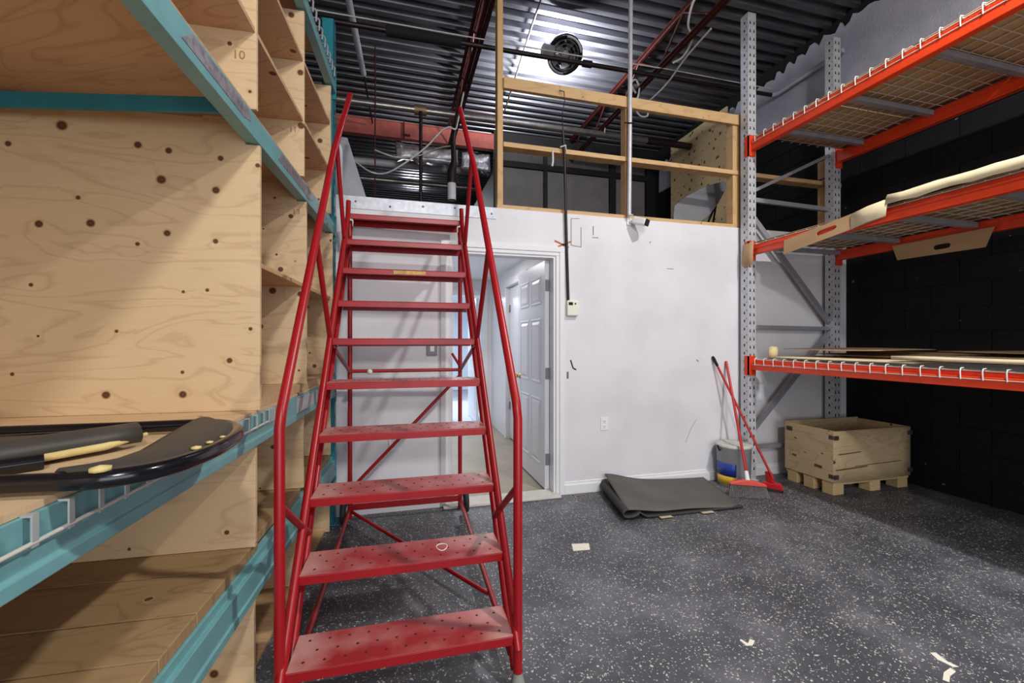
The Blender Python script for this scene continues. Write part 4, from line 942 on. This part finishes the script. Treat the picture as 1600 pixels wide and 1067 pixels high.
t = thing('dust_brush', 'red long-handled dust brush with black grip leaning on the wall', 'brush', (3.2, 3.0, 0))
a, b_ = Vector((3.205, 3.055, .10)), Vector((2.885, 3.424, 1.17)); e = (b_-a).normalized()
MB().tube([a, b_-e*.09], .0105, 12).build('handle', REDPL, t)
MB().tube([b_-e*.10, b_-e*.02, b_], [.0125, .0135, .009], 12).build('grip', HOLE, t)
MB().prism([(3.145, 3.095, .012), (3.20, 3.14, .012), (3.285, 3.025, .012), (3.235, 2.975, .012)], (-.01, .012, .05)).build('head', REDPL, t, bevel=.006)
MB().prism([(3.18, 3.10, .06), (3.215, 3.115, .06), (3.232, 3.06, .06), (3.20, 3.045, .06)], (-.012, .014, .09)).build('socket', REDPL, t, bevel=.008)
mb = MB()
for i in range(26):
    q_ = i/25; p_ = Vector((3.155+.085*q_, 3.095-.115*q_, .014)); mb.tube([p_, p_+Vector((-.035, -.02, -.012))], .003, 4, cap=False)
mb.build('bristles', RUBBER, t)['kind'] = 'stuff'

# ------------------------------------------------------------------ folded rubber mat, tape, paper
t = thing('folded_mat', 'dark grey rubber mat folded double beside the white wall', 'mat', (2.2, 3.1, 0))
def bil(u, v):
    A, B, C_, D = Vector((1.63, 2.815)), Vector((2.63, 2.80)), Vector((2.76, 3.40)), Vector((1.75, 3.40))
    return (A*(1-u)+B*u)*(1-v)+(D*(1-u)+C_*u)*v
rows = []
for i in range(31):
    u = i/30; row = []
    for j in range(13):
        v = j/12; p_ = bil(u, v); zz = .022+.055*math.exp(-(u/.22)**2)+.035*math.exp(-(u/.5)**2)*v+.012*math.sin(5*u+2*v)*u*(1-v)+(.02*math.exp(-((v-.1)/.2)**2)*math.exp(-((u-.5)/.3)**2))+.045*v*(1-.5*u)
        row.append((p_.x, p_.y-.04*math.sin(3*u)*(1-v)*0, zz))
    rows.append(row)
MB().grid(rows).build('top_layer', MATR, t, thick=.007)
rows = []
prof = [(.0, .088), (-.03, .078), (-.045, .055), (-.035, .032), (.0, .02), (.05, .022), (.085, .034), (.10, .050), (.12, .035), (.16, .012), (.3, .0075), (.7, .0075), (1.04, .0075)]
for j in range(9):
    v = j/8; row = []
    for (u, z_) in prof:
        p_ = bil(u*.96, v); row.append((p_.x+.0*v, p_.y-.018*(1-v), z_*(1+.25*v) if u < .12 else z_+(.0)))
    rows.append(row)
MB().grid(rows).build('under_layer', M('mat_underside', L(58, 55, 54), .8, 0, .15, 6), t, thick=.006)
for u in (.30, .66):
    p_ = bil(u, 0); MB().box(p_.x-.05, p_.x+.05, p_.y-.05, p_.y-.005, .0082, .0095).build('tape_strip', TAPE, t)
def flat(name, pts, mat, label, cat, th=.0015, z=.0005): return tag(MB().prism([(x, y_, z) for x, y_ in pts], (0, 0, th)).build(name, mat), label, cat)
flat('paper_square', [(1.091, 2.578), (1.203, 2.557), (1.174, 2.477), (1.066, 2.489)], PAPER, 'small white paper square lying flat on the speckled floor', 'paper')
flat('tape_scrap', [(2.165, 1.285), (2.19, 1.28), (2.175, 1.23), (2.185, 1.20), (2.16, 1.205), (2.15, 1.25)], PAPER, 'short upright white tape scrap stuck to the floor', 'tape')
flat('tape_scrap', [(2.04, 1.17), (2.09, 1.195), (2.145, 1.205), (2.14, 1.185), (2.09, 1.175), (2.05, 1.155)], PAPER, 'curved white tape scrap stuck to the floor', 'tape')
flat('tape_scrap', [(1.45, 1.555), (1.462, 1.56), (1.47, 1.53), (1.50, 1.55), (1.512, 1.535), (1.48, 1.515), (1.452, 1.52)], PAPER, 'hooked white tape scrap stuck to the floor', 'tape')
flat('floor_offcut', [(1.44, 3.40), (1.57, 3.41), (1.56, 3.37), (1.45, 3.36)], M('offcut_grey', L(120, 116, 108), .8), 'grey flooring offcut by the baseboard beside the door casing', 'offcut', .004)
